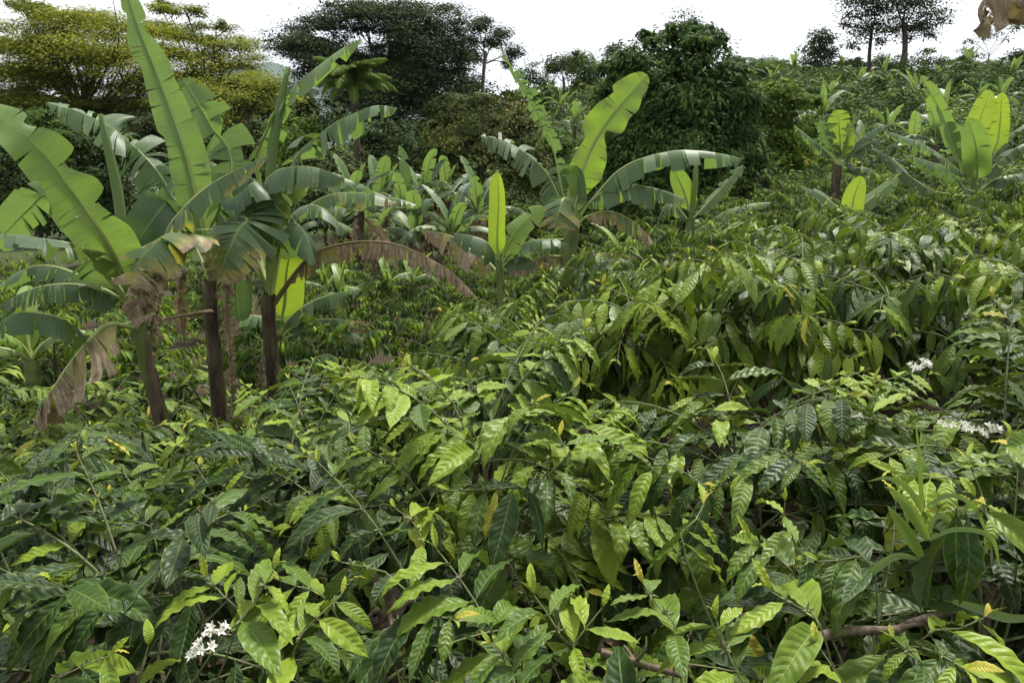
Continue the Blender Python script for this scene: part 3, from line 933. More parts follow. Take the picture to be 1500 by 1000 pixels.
    if rib:
        rp = P - N * rib * 0.35 - off
        k = np.linspace(0, 1, 61)
        rv, rq, ru = tube(rp[::2], (rib * (1.25 - 1.15 * k))[::2], 6)
        link('midrib', mesh('midrib', rv, rq, M_RIBD if (ribdry or dry > 0.6) else M_RIB, uv=ru), o)
    return o

def spear(parent, off, pts, r, tint, seed):
    """a new leaf still rolled up"""
    P = resample(pts, 16)
    k = np.linspace(0, 1, 16)
    rad = r * (0.55 + 0.6 * np.sin(math.pi * np.clip(k * 0.9 + 0.1, 0, 1)) ** 0.7) * np.where(k > 0.9, 0.8, 1)
    V, Q, U = tube(P - off, rad, 8)
    U = np.stack([U[:, 1] * 0.4, 0.2 + 0.6 * U[:, 0]], 1)
    o = link('rolled_leaf', mesh('rolled_leaf', V, Q[:, ::-1], M_BAN, uv=U, attrs={'dry': np.zeros(len(V))}), parent, tint=tint)
    return o

def stem(parent, off, pts, r0, r1, mat, seed, name='pseudostem'):
    rng = np.random.default_rng(seed)
    P = resample(pts, 26)
    k = np.linspace(0, 1, 26)
    rad = (r0 + (r1 - r0) * k) * (1 + 0.05 * np.sin(k * 40 + seed))
    w = rng.normal(0, 0.06, (26, 12))
    V, Q, U = tube(P - off, rad, 12, w)
    link(name, mesh(name, V, Q[:, ::-1], mat, uv=U), parent)

def P3(lst, Y):
    out = []
    for i, e in enumerate(lst):
        out.append(at(e[0], e[1], e[2] if len(e) > 2 else Y))
    return out

def traced_banana(label, Y, stem_px, r, leaves, seed, group=None, smat=None, spears=(), sheaths=()):
    top = P3(stem_px, Y)
    b = top[0]
    # carry the stem on down to the soil
    d = top[0] - top[1]
    gz = hz(b[0], b[1])
    if b[2] > gz:
        s = (b[2] - gz + 0.1) / max(-d[2], 1e-3)
        b = b + d * min(s, 8 / max(np.linalg.norm(d), 1e-3))
        b[2] = gz - 0.1
        top = [b] + top
    root = empty('banana_plant', (b[0], b[1], gz), label, 'banana plant', group)
    off = A(b[0], b[1], gz)
    stem(root, off, top, r[0], r[1], smat or M_PSEUDO, seed)
    for k, lf in enumerate(leaves):
        lf = dict(lf)
        pts = P3(lf.pop('p'), Y)
        hwp = lf.pop('w')
        Ym = np.mean([q[1] for q in pts])
        banana_leaf(root, off, pts, hwp * Ym / F, seed=seed * 31 + k, **lf)
    for k, (p, rp, ti) in enumerate(spears):
        pts = P3(p, Y)
        spear(root, off, pts, rp * pts[0][1] / F, ti, seed + k)
    for k, (p, wp) in enumerate(sheaths):
        pts = P3(p, Y)
        banana_leaf(root, off, pts, wp * pts[0][1] / F, U='cam', f=(-25, -15), g=0.1, tears=5, var=30, dry=1.0, rib=0, pet=0.0, seed=seed * 7 + k, name='dead_sheath', tipshape=2.5, pinch=0.5, wave=25)
    return root

# the three stems on the left
traced_banana('leaning banana plant with broad bright leaf reaching out to the frame edge', 6.3,
    [(247, 652), (222, 560), (203, 480), (198, 440)], (0.070, 0.058), [
    dict(p=[(188, 432, 6.2), (172, 386, 6.0), (148, 340, 5.8), (120, 300, 5.7), (100, 274, 5.6), (68, 230, 5.5), (34, 198, 5.4), (0, 173, 5.4), (-40, 150, 5.4)], w=43, U='cam', f=(10, -8), g=0.12, tears=1, notch=((0.40, 0.5, 0.10, 1), (0.62, 0.6, 0.08, 1), (0.82, 0.5, 0.08, 1), (0.24, 0.4, 0.10, 0), (0.60, 0.3, 0.10, 0)), tint=0.6, wave=8, tipshape=4, tw=(10, -15), rib=0.02),
    dict(p=[(190, 440, 6.3), (150, 395, 6.1), (118, 362, 5.9), (60, 349, 5.7), (0, 344, 5.6), (-50, 352, 5.5)], w=46, U='up', f=(5, 5), g=0.55, tears=9, var=12, tint=0.12, rib=0.02),
    dict(p=[(192, 445, 6.3), (154, 426, 6.2), (110, 416, 6.1), (66, 418, 6.0), (30, 430, 6.0), (5, 446, 6.0)], w=36, U='up', f=(0, -10), g=1.6, tears=14, var=8, tint=0.15, edge=0.12),
    dict(p=[(196, 470, 6.2), (130, 492, 5.9), (90, 466, 5.7), (50, 457, 5.6), (20, 460, 5.5), (-15, 482, 5.5)], w=40, U='up', f=(-10, -10), g=1.5, tears=9, var=8, tint=0.2, edge=0.15, pet=0.25),
    dict(p=[(196, 478, 6.2), (160, 474, 6.0), (133, 494, 5.8), (103, 530, 5.7), (80, 563, 5.6), (50, 615, 5.6)], w=74, U='up', f=(-25, -25), g=1.1, tears=7, var=18, dry=0.55, tip=0.7, edge=0.3, tint=0.5, pet=0.12, rib=0.02, pinch=0.3),
    dict(p=[(185, 440, 6.6), (120, 330, 7.0), (75, 283, 7.1), (40, 308, 7.1), (10, 338, 7.1), (-20, 365, 7.1)], w=34, U='cam', f=(0, -10), g=0.3, tears=6, var=14, tint=0.55, pet=0.35),
    dict(p=[(190, 445, 6.8), (110, 400, 7.2), (60, 388, 7.3), (20, 402, 7.3), (-15, 430, 7.3)], w=32, U='up', f=(-10, -10), g=1.1, tears=7, var=10, tint=0.2, pet=0.25),
    dict(p=[(200, 440, 6.3), (225, 400, 6.1), (246, 336, 5.9), (266, 308, 5.8), (290, 283, 5.8), (330, 256, 5.8), (392, 228, 5.9)], w=40, U='up', f=(-15, -30), g=0.9, tears=9, var=10, tint=0.22, tip=0.5, edge=0.28, pet=0.18, tipshape=3.5, rib=0.02),
    dict(p=[(205, 435, 6.3), (232, 372, 6.0), (256, 343, 5.8), (240, 345, 5.6), (218, 366, 5.5), (203, 384, 5.45), (192, 420, 5.4)], w=62, U=(0, -0.6, 0.8), f=(-10, -5), g=0.5, tears=12, var=12, tint=0.3, tip=0.75, edge=0.5, pet=0.3, pinch=0.4, rib=0.015),
    dict(p=[(200, 440, 6.5), (222, 340, 6.7), (246, 294, 6.7), (225, 320, 6.55), (205, 350, 6.5), (190, 385, 6.5)], w=34, U='cam', f=(5, 5), g=0.3, tears=3, var=8, tint=0.1, pet=0.35),
    dict(p=[(205, 450, 6.2), (212, 420, 6.0), (207, 400, 5.8), (203, 440, 5.75), (215, 475, 5.75)], w=26, U='cam', f=(-30, -25), g=0.5, tears=5, var=30, dry=1.0, pet=0.4, rib=0.006, wave=30, pinch=0.5),
    dict(p=[(205, 440, 6.1), (225, 420, 5.95), (226, 440, 5.9), (233, 478, 5.9)], w=22, U='cam', f=(-30, -35), g=0.6, tears=5, var=30, dry=1.0, pet=0.3, rib=0.006, wave=30, pinch=0.5),
    ], 101, spears=[([(186, 420, 6.4), (174, 294, 6.5), (160, 225, 6.5), (146, 167, 6.5)], 7, 0.6)], sheaths=[])
traced_banana('banana plant with the tallest upright pale leaf, middle of three brown trunks', 6.9,
    [(325, 645), (318, 560), (310, 470), (308, 410)], (0.076, 0.060), [
    dict(p=[(308, 410, 6.9), (302, 360, 6.8), (282, 262, 6.75), (266, 206, 6.7), (250, 160, 6.7), (226, 100, 6.7), (207, 50, 6.7), (192, 5, 6.75), (178, -40, 6.8)], w=29, U='cam', f=(8, 14), g=0.05, tears=1, notch=((0.80, 0.6, 0.06, 1), (0.68, 0.3, 0.12, 0), (0.86, 0.35, 0.06, 0), (0.42, 0.25, 0.10, 0)), tint=0.5, pet=0.12, tw=(-10, 24), tipshape=3, rib=0.024, wave=6),
    dict(p=[(312, 410, 7.1), (340, 244, 7.3), (310, 186, 7.4), (290, 150, 7.4), (266, 112, 7.4)], w=42, U='cam', f=(-10, 12), g=0.25, tears=8, var=30, tint=0.38, pet=0.3),
    dict(p=[(308, 410, 7.0), (285, 330, 7.2), (256, 292, 7.3), (230, 250, 7.3), (200, 218, 7.3), (170, 192, 7.2), (148, 178, 7.2), (110, 162, 7.1), (66, 150, 7.0)], w=46, U=(0, -0.5, 0.85), f=(-10, 5), g=0.6, tears=18, var=16, tint=0.28, pet=0.25, pinch=0.45),
    dict(p=[(312, 410, 6.7), (345, 325, 6.4), (362, 322, 6.2), (348, 338, 6.1), (334, 370, 6.0), (318, 412, 5.95)], w=66, U=(0, -0.75, 0.6), f=(-8, -14), g=0.4, tears=12, var=8, tint=0.22, tip=0.55, edge=0.42, pet=0.3, pinch=0.2, rib=0.014, tipshape=4),
    dict(p=[(312, 405, 6.8), (330, 330, 6.6), (360, 300, 6.5), (390, 295, 6.4), (415, 320, 6.4)], w=50, U='up', f=(-10, -10), g=0.9, tears=5, var=8, tint=0.05, pet=0.25),
    dict(p=[(308, 405, 7.0), (290, 330, 7.1), (275, 290, 7.1), (262, 275, 7.0), (250, 285, 6.9)], w=26, U='cam', f=(0, 0), g=0.3, tears=5, var=16, tint=0.2, pet=0.3),
    dict(p=[(318, 420, 6.8), (338, 400, 6.65), (332, 440, 6.6), (338, 520, 6.6), (343, 630, 6.65)], w=15, U='cam', f=(-35, -30), g=0.3, tears=9, var=32, dry=1.0, pet=0.12, rib=0.008, wave=30, pinch=0.5),
    dict(p=[(312, 455, 6.9), (300, 456, 6.7), (262, 462, 6.5), (230, 471, 6.4), (216, 500, 6.4)], w=20, U='up', f=(-30, -30), g=1.5, tears=4, var=20, dry=1.0, pet=0.75, rib=0.02, ribdry=True, pinch=0.5),
    dict(p=[(316, 430, 7.0), (290, 410, 7.2), (270, 400, 7.25), (262, 450, 7.3), (270, 492, 7.3)], w=18, U='cam', f=(-20, -20), g=0.4, tears=4, var=25, dry=1.0, pet=0.4, rib=0.006, pinch=0.5),
    dict(p=[(306, 405, 7.2), (270, 330, 7.4), (235, 300, 7.5), (205, 302, 7.5), (178, 332, 7.5)], w=32, U='up', f=(-8, -8), g=1.1, tears=10, var=14, tint=0.12, pet=0.22, edge=0.1),
    dict(p=[(309, 405, 6.8), (322, 300, 6.7), (345, 262, 6.6), (372, 262, 6.6), (398, 290, 6.6)], w=30, U='up', f=(-10, -10), g=1.3, tears=9, var=12, tint=0.1, pet=0.25, edge=0.12),
    ], 102, sheaths=[([(336, 470, 6.75), (338, 520, 6.72), (343, 600, 6.72)], 7)])
traced_banana('banana plant with a long brown arched leaf drooping beside its bare trunk', 7.2,
    [(408, 640), (399, 540), (393, 460), (395, 430)], (0.076, 0.060), [
    dict(p=[(396, 430, 7.2), (385, 300, 7.3), (375, 232, 7.3), (410, 152, 7.2), (440, 118, 7.1), (500, 72, 7.0), (530, 57, 7.0)], w=38, U=(-0.55, -0.15, 0.8), f=(-12, -18), g=0.35, tears=9, var=14, tint=0.55, pet=0.35, tw=(10, -10), rib=0.02),
    dict(p=[(398, 430, 7.1), (410, 290, 6.9), (426, 244, 6.8), (440, 220, 6.8), (462, 202, 6.7), (490, 180, 6.7), (520, 166, 6.7), (550, 155, 6.7), (582, 158, 6.7)], w=46, U=(0.1, -0.2, 1), f=(-8, -8), g=1.0, tears=15, var=20, tint=0.3, pet=0.3, pinch=0.4),
    dict(p=[(396, 430, 7.0), (385, 290, 6.7), (400, 254, 6.5), (430, 244, 6.4), (465, 246, 6.4), (505, 262, 6.4)], w=52, U='up', f=(-10, -12), g=1.7, tears=7, var=8, tint=0.18, pet=0.28, edge=0.1, tip=0.25, pinch=0.12),
    dict(p=[(396, 430, 6.9), (400, 330, 6.6), (378, 268, 6.4), (350, 285, 6.3), (325, 300, 6.3)], w=42, U='up', f=(-15, -15), g=1.2, tears=6, var=8, tint=0.05, pet=0.35),
    dict(p=[(397, 430, 7.0), (412, 350, 6.9), (432, 326, 6.8), (450, 350, 6.75), (462, 385, 6.75)], w=40, U='up', f=(-5, -5), g=0.9, tears=4, var=8, tint=0.1, pet=0.3),
    dict(p=[(412, 470, 7.5), (418, 440, 7.5), (420, 400, 7.5), (425, 370, 7.5), (430, 335, 7.5)], w=27, U='cam', f=(5, 5), g=0.0, tears=1, tint=1.0, pet=0.05, rib=0.014, tipshape=8),
    dict(p=[(398, 448, 7.2), (438, 392, 7.1), (467, 367, 7.0), (506, 356, 7.0), (545, 353, 6.9), (584, 358, 6.9), (623, 375, 6.9), (662, 399, 6.9), (697, 434, 6.9)], w=32, U='up', f=(-25, -25), g=2.6, tears=26, var=8, dry=0.72, edge=0.25, tint=0.4, pet=0.12, rib=0.02, ribdry=False, pinch=0.3, tipshape=7),
    dict(p=[(396, 440, 7.3), (380, 380, 7.5), (360, 352, 7.6), (340, 375, 7.6), (335, 430, 7.6)], w=34, U='up', f=(-5, -5), g=1.0, tears=4, var=8, tint=0.15, pet=0.25),
    dict(p=[(398, 445, 7.4), (372, 375, 7.3), (350, 385, 7.2), (345, 420, 7.2), (352, 470, 7.2)], w=26, U='cam', f=(-10, -10), g=0.3, tears=3, var=10, tint=0.12, pet=0.4),
    dict(p=[(398, 430, 7.3), (420, 330, 7.5), (450, 300, 7.6), (480, 310, 7.6), (508, 342, 7.6)], w=30, U='up', f=(-8, -8), g=1.1, tears=9, var=14, tint=0.15, pet=0.25, edge=0.1),
    dict(p=[(396, 430, 7.4), (360, 300, 7.7), (330, 252, 7.8), (300, 236, 7.8), (266, 252, 7.8)], w=30, U='up', f=(-8, -8), g=1.0, tears=10, var=14, tint=0.2, pet=0.25),
    ], 103, spears=[([(396, 430, 7.1), (397, 244, 7.1), (412, 150, 7.1), (422, 98, 7.1)], 7, 0.6)], sheaths=[([(386, 520, 7.1), (382, 550, 7.05), (388, 590, 7.05)], 6)])
# sucker behind the third stem
traced_banana('low banana sucker with three spreading leaves behind the third near stem', 8.6, [(412, 520), (410, 500), (409, 490)], (0.05, 0.04), [
    dict(p=[(409, 490), (425, 465), (454, 443), (490, 430), (528, 424)], w=26, U=(0, -0.4, 0.9), f=(-5, -5), g=0.7, tears=9, var=10, tint=0.25, pet=0.12),
    dict(p=[(410, 495), (430, 478), (451, 469), (490, 467), (530, 471)], w=18, U='up', f=(-10, -10), g=1.4, tears=6, var=8, tint=0.1, tip=0.5, pet=0.12),
    dict(p=[(410, 500), (428, 490), (467, 482), (506, 484), (540, 500)], w=22, U='up', f=(-10, -10), g=1.6, tears=7, var=8, tint=0.2, edge=0.5, tip=0.4, pet=0.1),
    dict(p=[(408, 490), (395, 470), (370, 462), (345, 470), (335, 490)], w=22, U='up', f=(-5, -5), g=0.9, tears=5, var=8, tint=0.3, pet=0.12),
    dict(p=[(410, 490), (415, 460), (425, 447), (440, 442)], w=20, U='cam', f=(5, 5), g=0.1, tears=2, var=6, tint=0.5, pet=0.1),
    ], 104, smat=M_PSEUDOG)
# the middle plant with the curling leaf
traced_banana('lone banana plant with a bright curled upright leaf before the big dense tree', 11.0, [(832, 385), (835, 360), (841, 325)], (0.11, 0.10), [
    dict(p=[(842, 320), (845, 292), (858, 236), (883, 187), (917, 143), (948, 109)], w=29, U='cam', f=(10, 12), g=0.05, tears=1, notch=((0.52, 0.75, 0.12, 1), (0.40, 0.45, 0.25, 0), (0.75, 0.3, 0.10, 0)), tint=0.8, pet=0.12, tw=(-35, 30), rib=0.026, tipshape=7, wave=10),
    dict(p=[(838, 320), (825, 287), (810, 220), (787, 167), (763, 127), (748, 100), (732, 70)], w=18, U=(-0.8, -0.3, 0.5), f=(-25, -30), g=0.35, tears=20, var=16, tint=0.35, pet=0.12, pinch=0.3),
    dict(p=[(838, 322), (820, 290), (803, 256), (786, 237), (760, 217), (735, 205), (704, 199)], w=40, U=(0, -0.4, 0.9), f=(-8, 0), g=0.65, tears=15, var=12, tint=0.2, pet=0.12, pinch=0.4),
    dict(p=[(845, 320), (873, 285), (904, 251), (940, 232), (987, 221), (1024, 221), (1061, 226), (1088, 233)], w=34, U='up', f=(-5, -10), g=1.3, tears=9, var=8, tint=0.3, pet=0.2, edge=0.08, pinch=0.12),
    dict(p=[(846, 322), (868, 292), (904, 270), (940, 272), (976, 280), (1004, 292)], w=36, U='up', f=(-5, -5), g=1.3, tears=10, var=10, tint=0.2, pet=0.15, edge=0.1, tip=0.2),
    dict(p=[(842, 322, 11), (838, 298, 10.7), (826, 290, 10.4), (819, 309, 10.2), (812, 334, 10.1)], w=42, U=(0, -0.7, 0.7), f=(-12, -12), g=0.5, tears=11, var=8, tint=0.25, tip=0.5, edge=0.25, pet=0.25, pinch=0.3, rib=0.02),
    dict(p=[(846, 328), (861, 316), (892, 309), (923, 321), (947, 342), (958, 358)], w=26, U='up', f=(-15, -15), g=1.6, tears=12, var=10, dry=0.35, tip=0.5, edge=0.2, tint=0.3, pet=0.12, pinch=0.4),
    dict(p=[(838, 350), (827, 373), (796, 375), (765, 389), (745, 402)], w=22, U='up', f=(-25, -25), g=2, tears=10, var=10, dry=0.6, tint=0.4, pet=0.15),
    dict(p=[(836, 350), (800, 352), (775, 360), (755, 372), (742, 385)], w=24, U='up', f=(-10, -10), g=1.2, tears=8, var=10, tint=0.2, pet=0.15, edge=0.1),
    dict(p=[(838, 355), (860, 372), (900, 371), (930, 378)], w=14, U='up', f=(-25, -25), g=2, tears=6, var=12, dry=0.9, pet=0.2),
    dict(p=[(841, 320), (838, 290), (836, 262), (834, 240)], w=22, U='cam', f=(5, 5), g=0.05, tears=2, var=8, tint=0.3, pet=0.1),
    ], 110, smat=M_PSEUDOG)
traced_banana('small banana plant with a bright half-unrolled upright leaf beside the dark folded leaves', 9.6, [(733, 425), (731, 400), (731, 380)], (0.05, 0.04), [
    dict(p=[(731, 385), (729, 345), (731, 292), (729, 252)], w=15, U='cam', f=(30, 35), g=0.0, tears=1, tint=1.0, pet=0.08, rib=0.012, tipshape=9, tw=(0, 25)),
    dict(p=[(731, 395), (724, 370), (712, 354), (690, 345), (664, 341)], w=32, U=(0, -0.25, 1), f=(-12, -12), g=0.8, tears=4, var=8, tint=0.12, pet=0.15),
    dict(p=[(732, 390), (740, 366), (755, 338), (774, 320), (797, 302)], w=24, U=(-0.3, -0.6, 0.6), f=(5, -5), g=0.3, tears=4, var=10, tint=0.75, pet=0.15),
    dict(p=[(732, 390), (746, 372), (774, 354), (808, 350), (832, 358)], w=26, U='up', f=(-8, -8), g=0.9, tears=9, var=10, tint=0.22, pet=0.12),
    dict(p=[(732, 395), (748, 380), (765, 376), (785, 385)], w=24, U='up', f=(-10, -10), g=1.0, tears=3, var=10, tint=0.1, pet=0.15),
    dict(p=[(731, 400, 10.2), (712, 380, 10.4), (690, 366, 10.5), (660, 345, 10.6), (618, 336, 10.7)], w=34, U='up', f=(-25, -25), g=2.2, tears=14, var=10, dry=0.5, tip=0.5, tint=0.2, pet=0.12),
    ], 111, smat=M_PSEUDOG)
traced_banana('banana plant with a thin rolled spear in front of the big tree trunk', 13.0, [(1008, 350), (1010, 335), (1012, 320)], (0.09, 0.07), [
    dict(p=[(1012, 322), (1021, 314), (1049, 284), (1090, 241)], w=14, U=(-0.6, -0.4, 0.6), f=(-5, -20), g=0.3, tears=9, var=12, tint=0.4, pet=0.1),
    dict(p=[(1014, 340), (1031, 332), (1061, 311), (1098, 299), (1130, 296)], w=17, U='up', f=(-5, -5), g=1.0, tears=4, var=8, tint=0.3, pet=0.12),
    dict(p=[(1012, 318), (1004, 285), (987, 245)], w=15, U='cam', f=(10, 10), g=0.05, tears=2, var=8, tint=0.8, pet=0.15),
    dict(p=[(1014, 345), (1030, 338), (1050, 333), (1072, 338)], w=14, U='up', f=(0, 0), g=0.8, tears=3, var=8, tint=0.3, pet=0.1),
    dict(p=[(1010, 325), (990, 300), (975, 300), (965, 320), (962, 345)], w=20, U='up', f=(-5, -5), g=1.0, tears=8, var=12, tint=0.2, pet=0.1),
    dict(p=[(1014, 335), (1020, 330), (1015, 345)], w=12, U='cam', f=(-5, -5), g=0.6, tears=4, var=8, tint=0.5, pet=0.05),
    ], 112, smat=M_PSEUDOG, spears=[([(1012, 320), (1017, 285), (1020, 237)], 4, 0.75)])
traced_banana('banana plant with a brown flaking trunk below a bright erect leaf on the slope', 16.0, [(1222, 300), (1224, 275), (1227, 242)], (0.10, 0.08), [
    dict(p=[(1228, 240), (1231, 215), (1228, 160)], w=18, U='cam', f=(5, 5), g=0.05, tears=5, var=10, tint=0.85, pet=0.12),
    dict(p=[(1226, 240), (1214, 226), (1193, 207), (1163, 183)], w=15, U='up', f=(-10, -10), g=0.9, tears=9, var=10, tint=0.1, pet=0.1),
    dict(p=[(1226, 240), (1217, 215), (1200, 175)], w=12, U=(-.6, -.5, .5), f=(-10, -10), g=0.3, tears=6, var=10, tint=0.25, pet=0.1),
    dict(p=[(1229, 240), (1240, 222), (1267, 198), (1293, 184)], w=13, U=(-.3, -.4, .8), f=(-10, -10), g=0.6, tears=9, var=10, tint=0.25, pet=0.1),
    dict(p=[(1229, 242), (1245, 228), (1270, 211), (1305, 195)], w=14, U='up', f=(-10, -10), g=1.0, tears=8, var=10, tint=0.1, pet=0.1),
    dict(p=[(1228, 240), (1238, 210), (1254, 165)], w=11, U=(.6, -.5, .5), f=(-5, -5), g=0.2, tears=7, var=14, tint=0.3, pet=0.1),
    dict(p=[(1228, 246), (1242, 238), (1252, 246), (1258, 262)], w=18, U='up', f=(-5, -5), g=1, tears=4, var=10, tint=0.1, pet=0.15),
    dict(p=[(1228, 250), (1250, 246), (1268, 246), (1284, 250)], w=12, U='up', f=(-5, -5), g=1.0, tears=5, var=10, tint=0.1, dry=0.1, pet=0.12),
    ], 113)
traced_banana('young banana plant with one rounded bright leaf among the coffee tops below the flaking trunk', 12.5, [(1243, 345), (1243, 330), (1244, 320)], (0.05, 0.04), [
    dict(p=[(1244, 322), (1248, 305), (1252, 285), (1262, 258)], w=16, U='cam', f=(8, 8), g=0.02, tears=1, tint=1.0, pet=0.08, tipshape=3),
    dict(p=[(1242, 322), (1229, 306), (1204, 286), (1172, 272)], w=13, U=(0, -0.6, 0.8), f=(5, -10), g=0.4, tears=5, var=10, tint=0.25, pet=0.1, tip=0.2),
    dict(p=[(1246, 322), (1266, 299), (1290, 281), (1316, 260)], w=14, U=(-0.3, -0.6, 0.7), f=(0, 0), g=0.3, tears=4, var=8, tint=0.5, pet=0.1),
    dict(p=[(1242, 325), (1222, 305), (1202, 302), (1187, 319), (1165, 342)], w=13, U=(0, -0.6, 0.8), f=(5, 5), g=0.3, tears=4, var=8, tint=0.85, pet=0.12),
    ], 114, smat=M_PSEUDOG)
traced_banana('tall bright banana plant with two glowing paddle leaves near the frame edge', 14.0, [(1430, 292), (1430, 270), (1431, 255)], (0.10, 0.08), [
    dict(p=[(1430, 260), (1425, 215), (1434, 180), (1450, 132)], w=17, U='cam', f=(8, 8), g=0.03, tears=2, notch=((0.6, 0.12, 0.1, 1),), tint=1.0, pet=0.35, tw=(-10, 10), tipshape=4),
    dict(p=[(1434, 260), (1458, 215), (1464, 190), (1468, 135)], w=13, U='cam', f=(8, 8), g=0.03, tears=1, notch=((0.5, 0.10, 0.1, 0),), tint=0.95, pet=0.3, tipshape=4),
    dict(p=[(1431, 270, 13.8), (1432, 235, 13.6), (1428, 205, 13.5), (1419, 176, 13.5)], w=20, U='cam', f=(12, 12), g=0.03, tears=3, var=6, tint=0.6, pet=0.1, tipshape=5),
    dict(p=[(1428, 270), (1403, 233), (1380, 167), (1348, 110)], w=13, U=(-.4, -.8, .3), f=(15, 15), g=0.1, tears=5, var=16, tint=0.6, pet=0.2),
    dict(p=[(1428, 272), (1393, 240), (1350, 210), (1294, 191)], w=18, U='up', f=(-8, -8), g=0.8, tears=9, var=10, tint=0.2, pet=0.1),
    dict(p=[(1427, 280, 13.6), (1413, 275, 13.4), (1383, 245, 13.2), (1325, 226, 13.0)], w=18, U='up', f=(-8, -8), g=1.0, tears=9, var=10, tint=0.12, pet=0.1),
    dict(p=[(1427, 288, 14.4), (1370, 280, 14.6), (1333, 258, 14.8), (1305, 232, 15), (1281, 216, 15)], w=15, U=(0, -.5, .8), f=(-5, -5), g=0.5, tears=6, var=10, tint=0.15, pet=0.3),
    dict(p=[(1433, 270), (1460, 240), (1495, 213), (1540, 200)], w=20, U='up', f=(-5, -5), g=0.7, tears=7, var=10, tint=0.2, pet=0.1),
    dict(p=[(1433, 268), (1465, 215), (1500, 183), (1545, 170)], w=17, U='up', f=(-5, -5), g=0.6, tears=7, var=10, tint=0.3, pet=0.15),
    dict(p=[(1433, 280), (1460, 262), (1500, 255), (1540, 262)], w=20, U='up', f=(-5, -5), g=1.0, tears=6, var=10, tint=0.15, pet=0.1),
    dict(p=[(1430, 268), (1412, 215), (1395, 190), (1385, 180)], w=14, U='cam', f=(5, 5), g=0.1, tears=3, var=8, tint=0.4, pet=0.15),
    ], 115, smat=M_PSEUDOG)
traced_banana('banana plant whose torn striped leaf with burnt tip arches behind the third near stem', 16.0, [(528, 385), (528, 350), (529, 310)], (0.09, 0.07), [
    dict(p=[(528, 310), (500, 305), (470, 303), (445, 309), (420, 330)], w=24, U='up', f=(-5, -5), g=0.8, tears=8, var=10, tint=0.3, pet=0.1),
    dict(p=[(444, 306, 15.6), (475, 288, 15.6), (506, 282, 15.6), (545, 285, 15.6), (581, 297, 15.6)], w=25, U=(0, -.35, 1), f=(-6, -6), g=0.9, tears=15, var=10, tint=0.3, edge=0.25, tip=0.6, pet=0.1, pinch=0.4),
    dict(p=[(529, 310), (545, 300), (575, 290), (610, 300)], w=18, U='up', f=(-5, -5), g=0.8, tears=7, var=10, tint=0.25, pet=0.1),
    dict(p=[(529, 315), (545, 330), (560, 350), (566, 375)], w=16, U='cam', f=(-15, -15), g=0.3, tears=6, var=20, dry=0.9, pet=0.1),
    dict(p=[(528, 310), (520, 280), (500, 262), (480, 255)], w=18, U=(-.5, -.3, .8), f=(-5, -5), g=0.4, tears=6, var=10, tint=0.3, pet=0.1),
    ], 116, sheaths=[([(522, 320, 15.8), (518, 345, 15.7), (520, 372, 15.7)], 8)])

# generic plants: far grove, slope
def generic_banana(label, group, base, hgt, seed, nleaf=8, tint=0.35, dull=False, dead=1, leafL=1.7):
    rng = np.random.default_rng(seed)
    off = A(*base)
    root = empty('banana_plant', base, label, 'banana plant', group)
    lean = A(rng.normal() * 0.08, rng.normal() * 0.08, 1) * hgt
    stem(root, A(0, 0, 0), [A(0, 0, -0.1), lean * 0.5, lean], 0.11, 0.07, M_PSEUDO if hgt > 0.9 else M_PSEUDOG, seed)
    kids = []
    for k in range(nleaf):
        az = k * 2.4 + rng.uniform(-.4, .4)
        e = R(np.interp(k / max(nleaf - 1, 1), [0, 0.25, 1], [86, 72, 38]) + rng.normal() * 8)
        L = leafL * rng.uniform(0.8, 1.15) * (0.8 if k == 0 else 1)
        pts = [lean]
        bnd = rng.uniform(0.5, 1.5)
        for q in range(6):
            pts.append(pts[-1] + A(math.cos(az) * math.cos(e), math.sin(az) * math.cos(e), math.sin(e)) * L / 6)
            e -= R(np.interp(k / max(nleaf - 1, 1), [0, 0.3, 1], [4, 10, 24]) * bnd)
        upright = k < (4 if dull else 2)
        o = banana_leaf(root, A(0, 0, 0), pts, 0.19 * leafL / 1.7 * rng.uniform(.85, 1.15), U=(-math.cos(az) * 0.8, -math.sin(az) * 0.8, 0.6) if upright else 'up', f=(14, 14) if upright else (-5, -5),
                        g=0.05 if upright else 0.9, tears=(4 if dull else 2) if upright else 11, var=8 if upright else 14, tint=min(1, ((0.62 if dull else 0.95) - 0.2 * k if upright else tint * rng.uniform(0.4, 1.2))), tip=0.0 if k < 4 else 0.25, edge=0.0 if k < 4 else 0.1,
                        seed=seed * 13 + k, rib=0.018, maxs=2)
    for k in range(dead):
        az = rng.uniform(0, 6.28)
        d = A(math.cos(az), math.sin(az), 0)
        p = [lean - A(0, 0, .05), lean + d * 0.18 + A(0, 0, -0.02), lean + d * 0.26 - A(0, 0, hgt * 0.35), lean + d * 0.2 - A(0, 0, hgt * 0.75)]
        banana_leaf(root, A(0, 0, 0), p, 0.16, U=tuple(d), f=(-30, -30), g=0.4, tears=6, var=30, dry=1.0, rib=0.01, seed=seed * 17 + k, maxs=2, pinch=0.5)
    return root

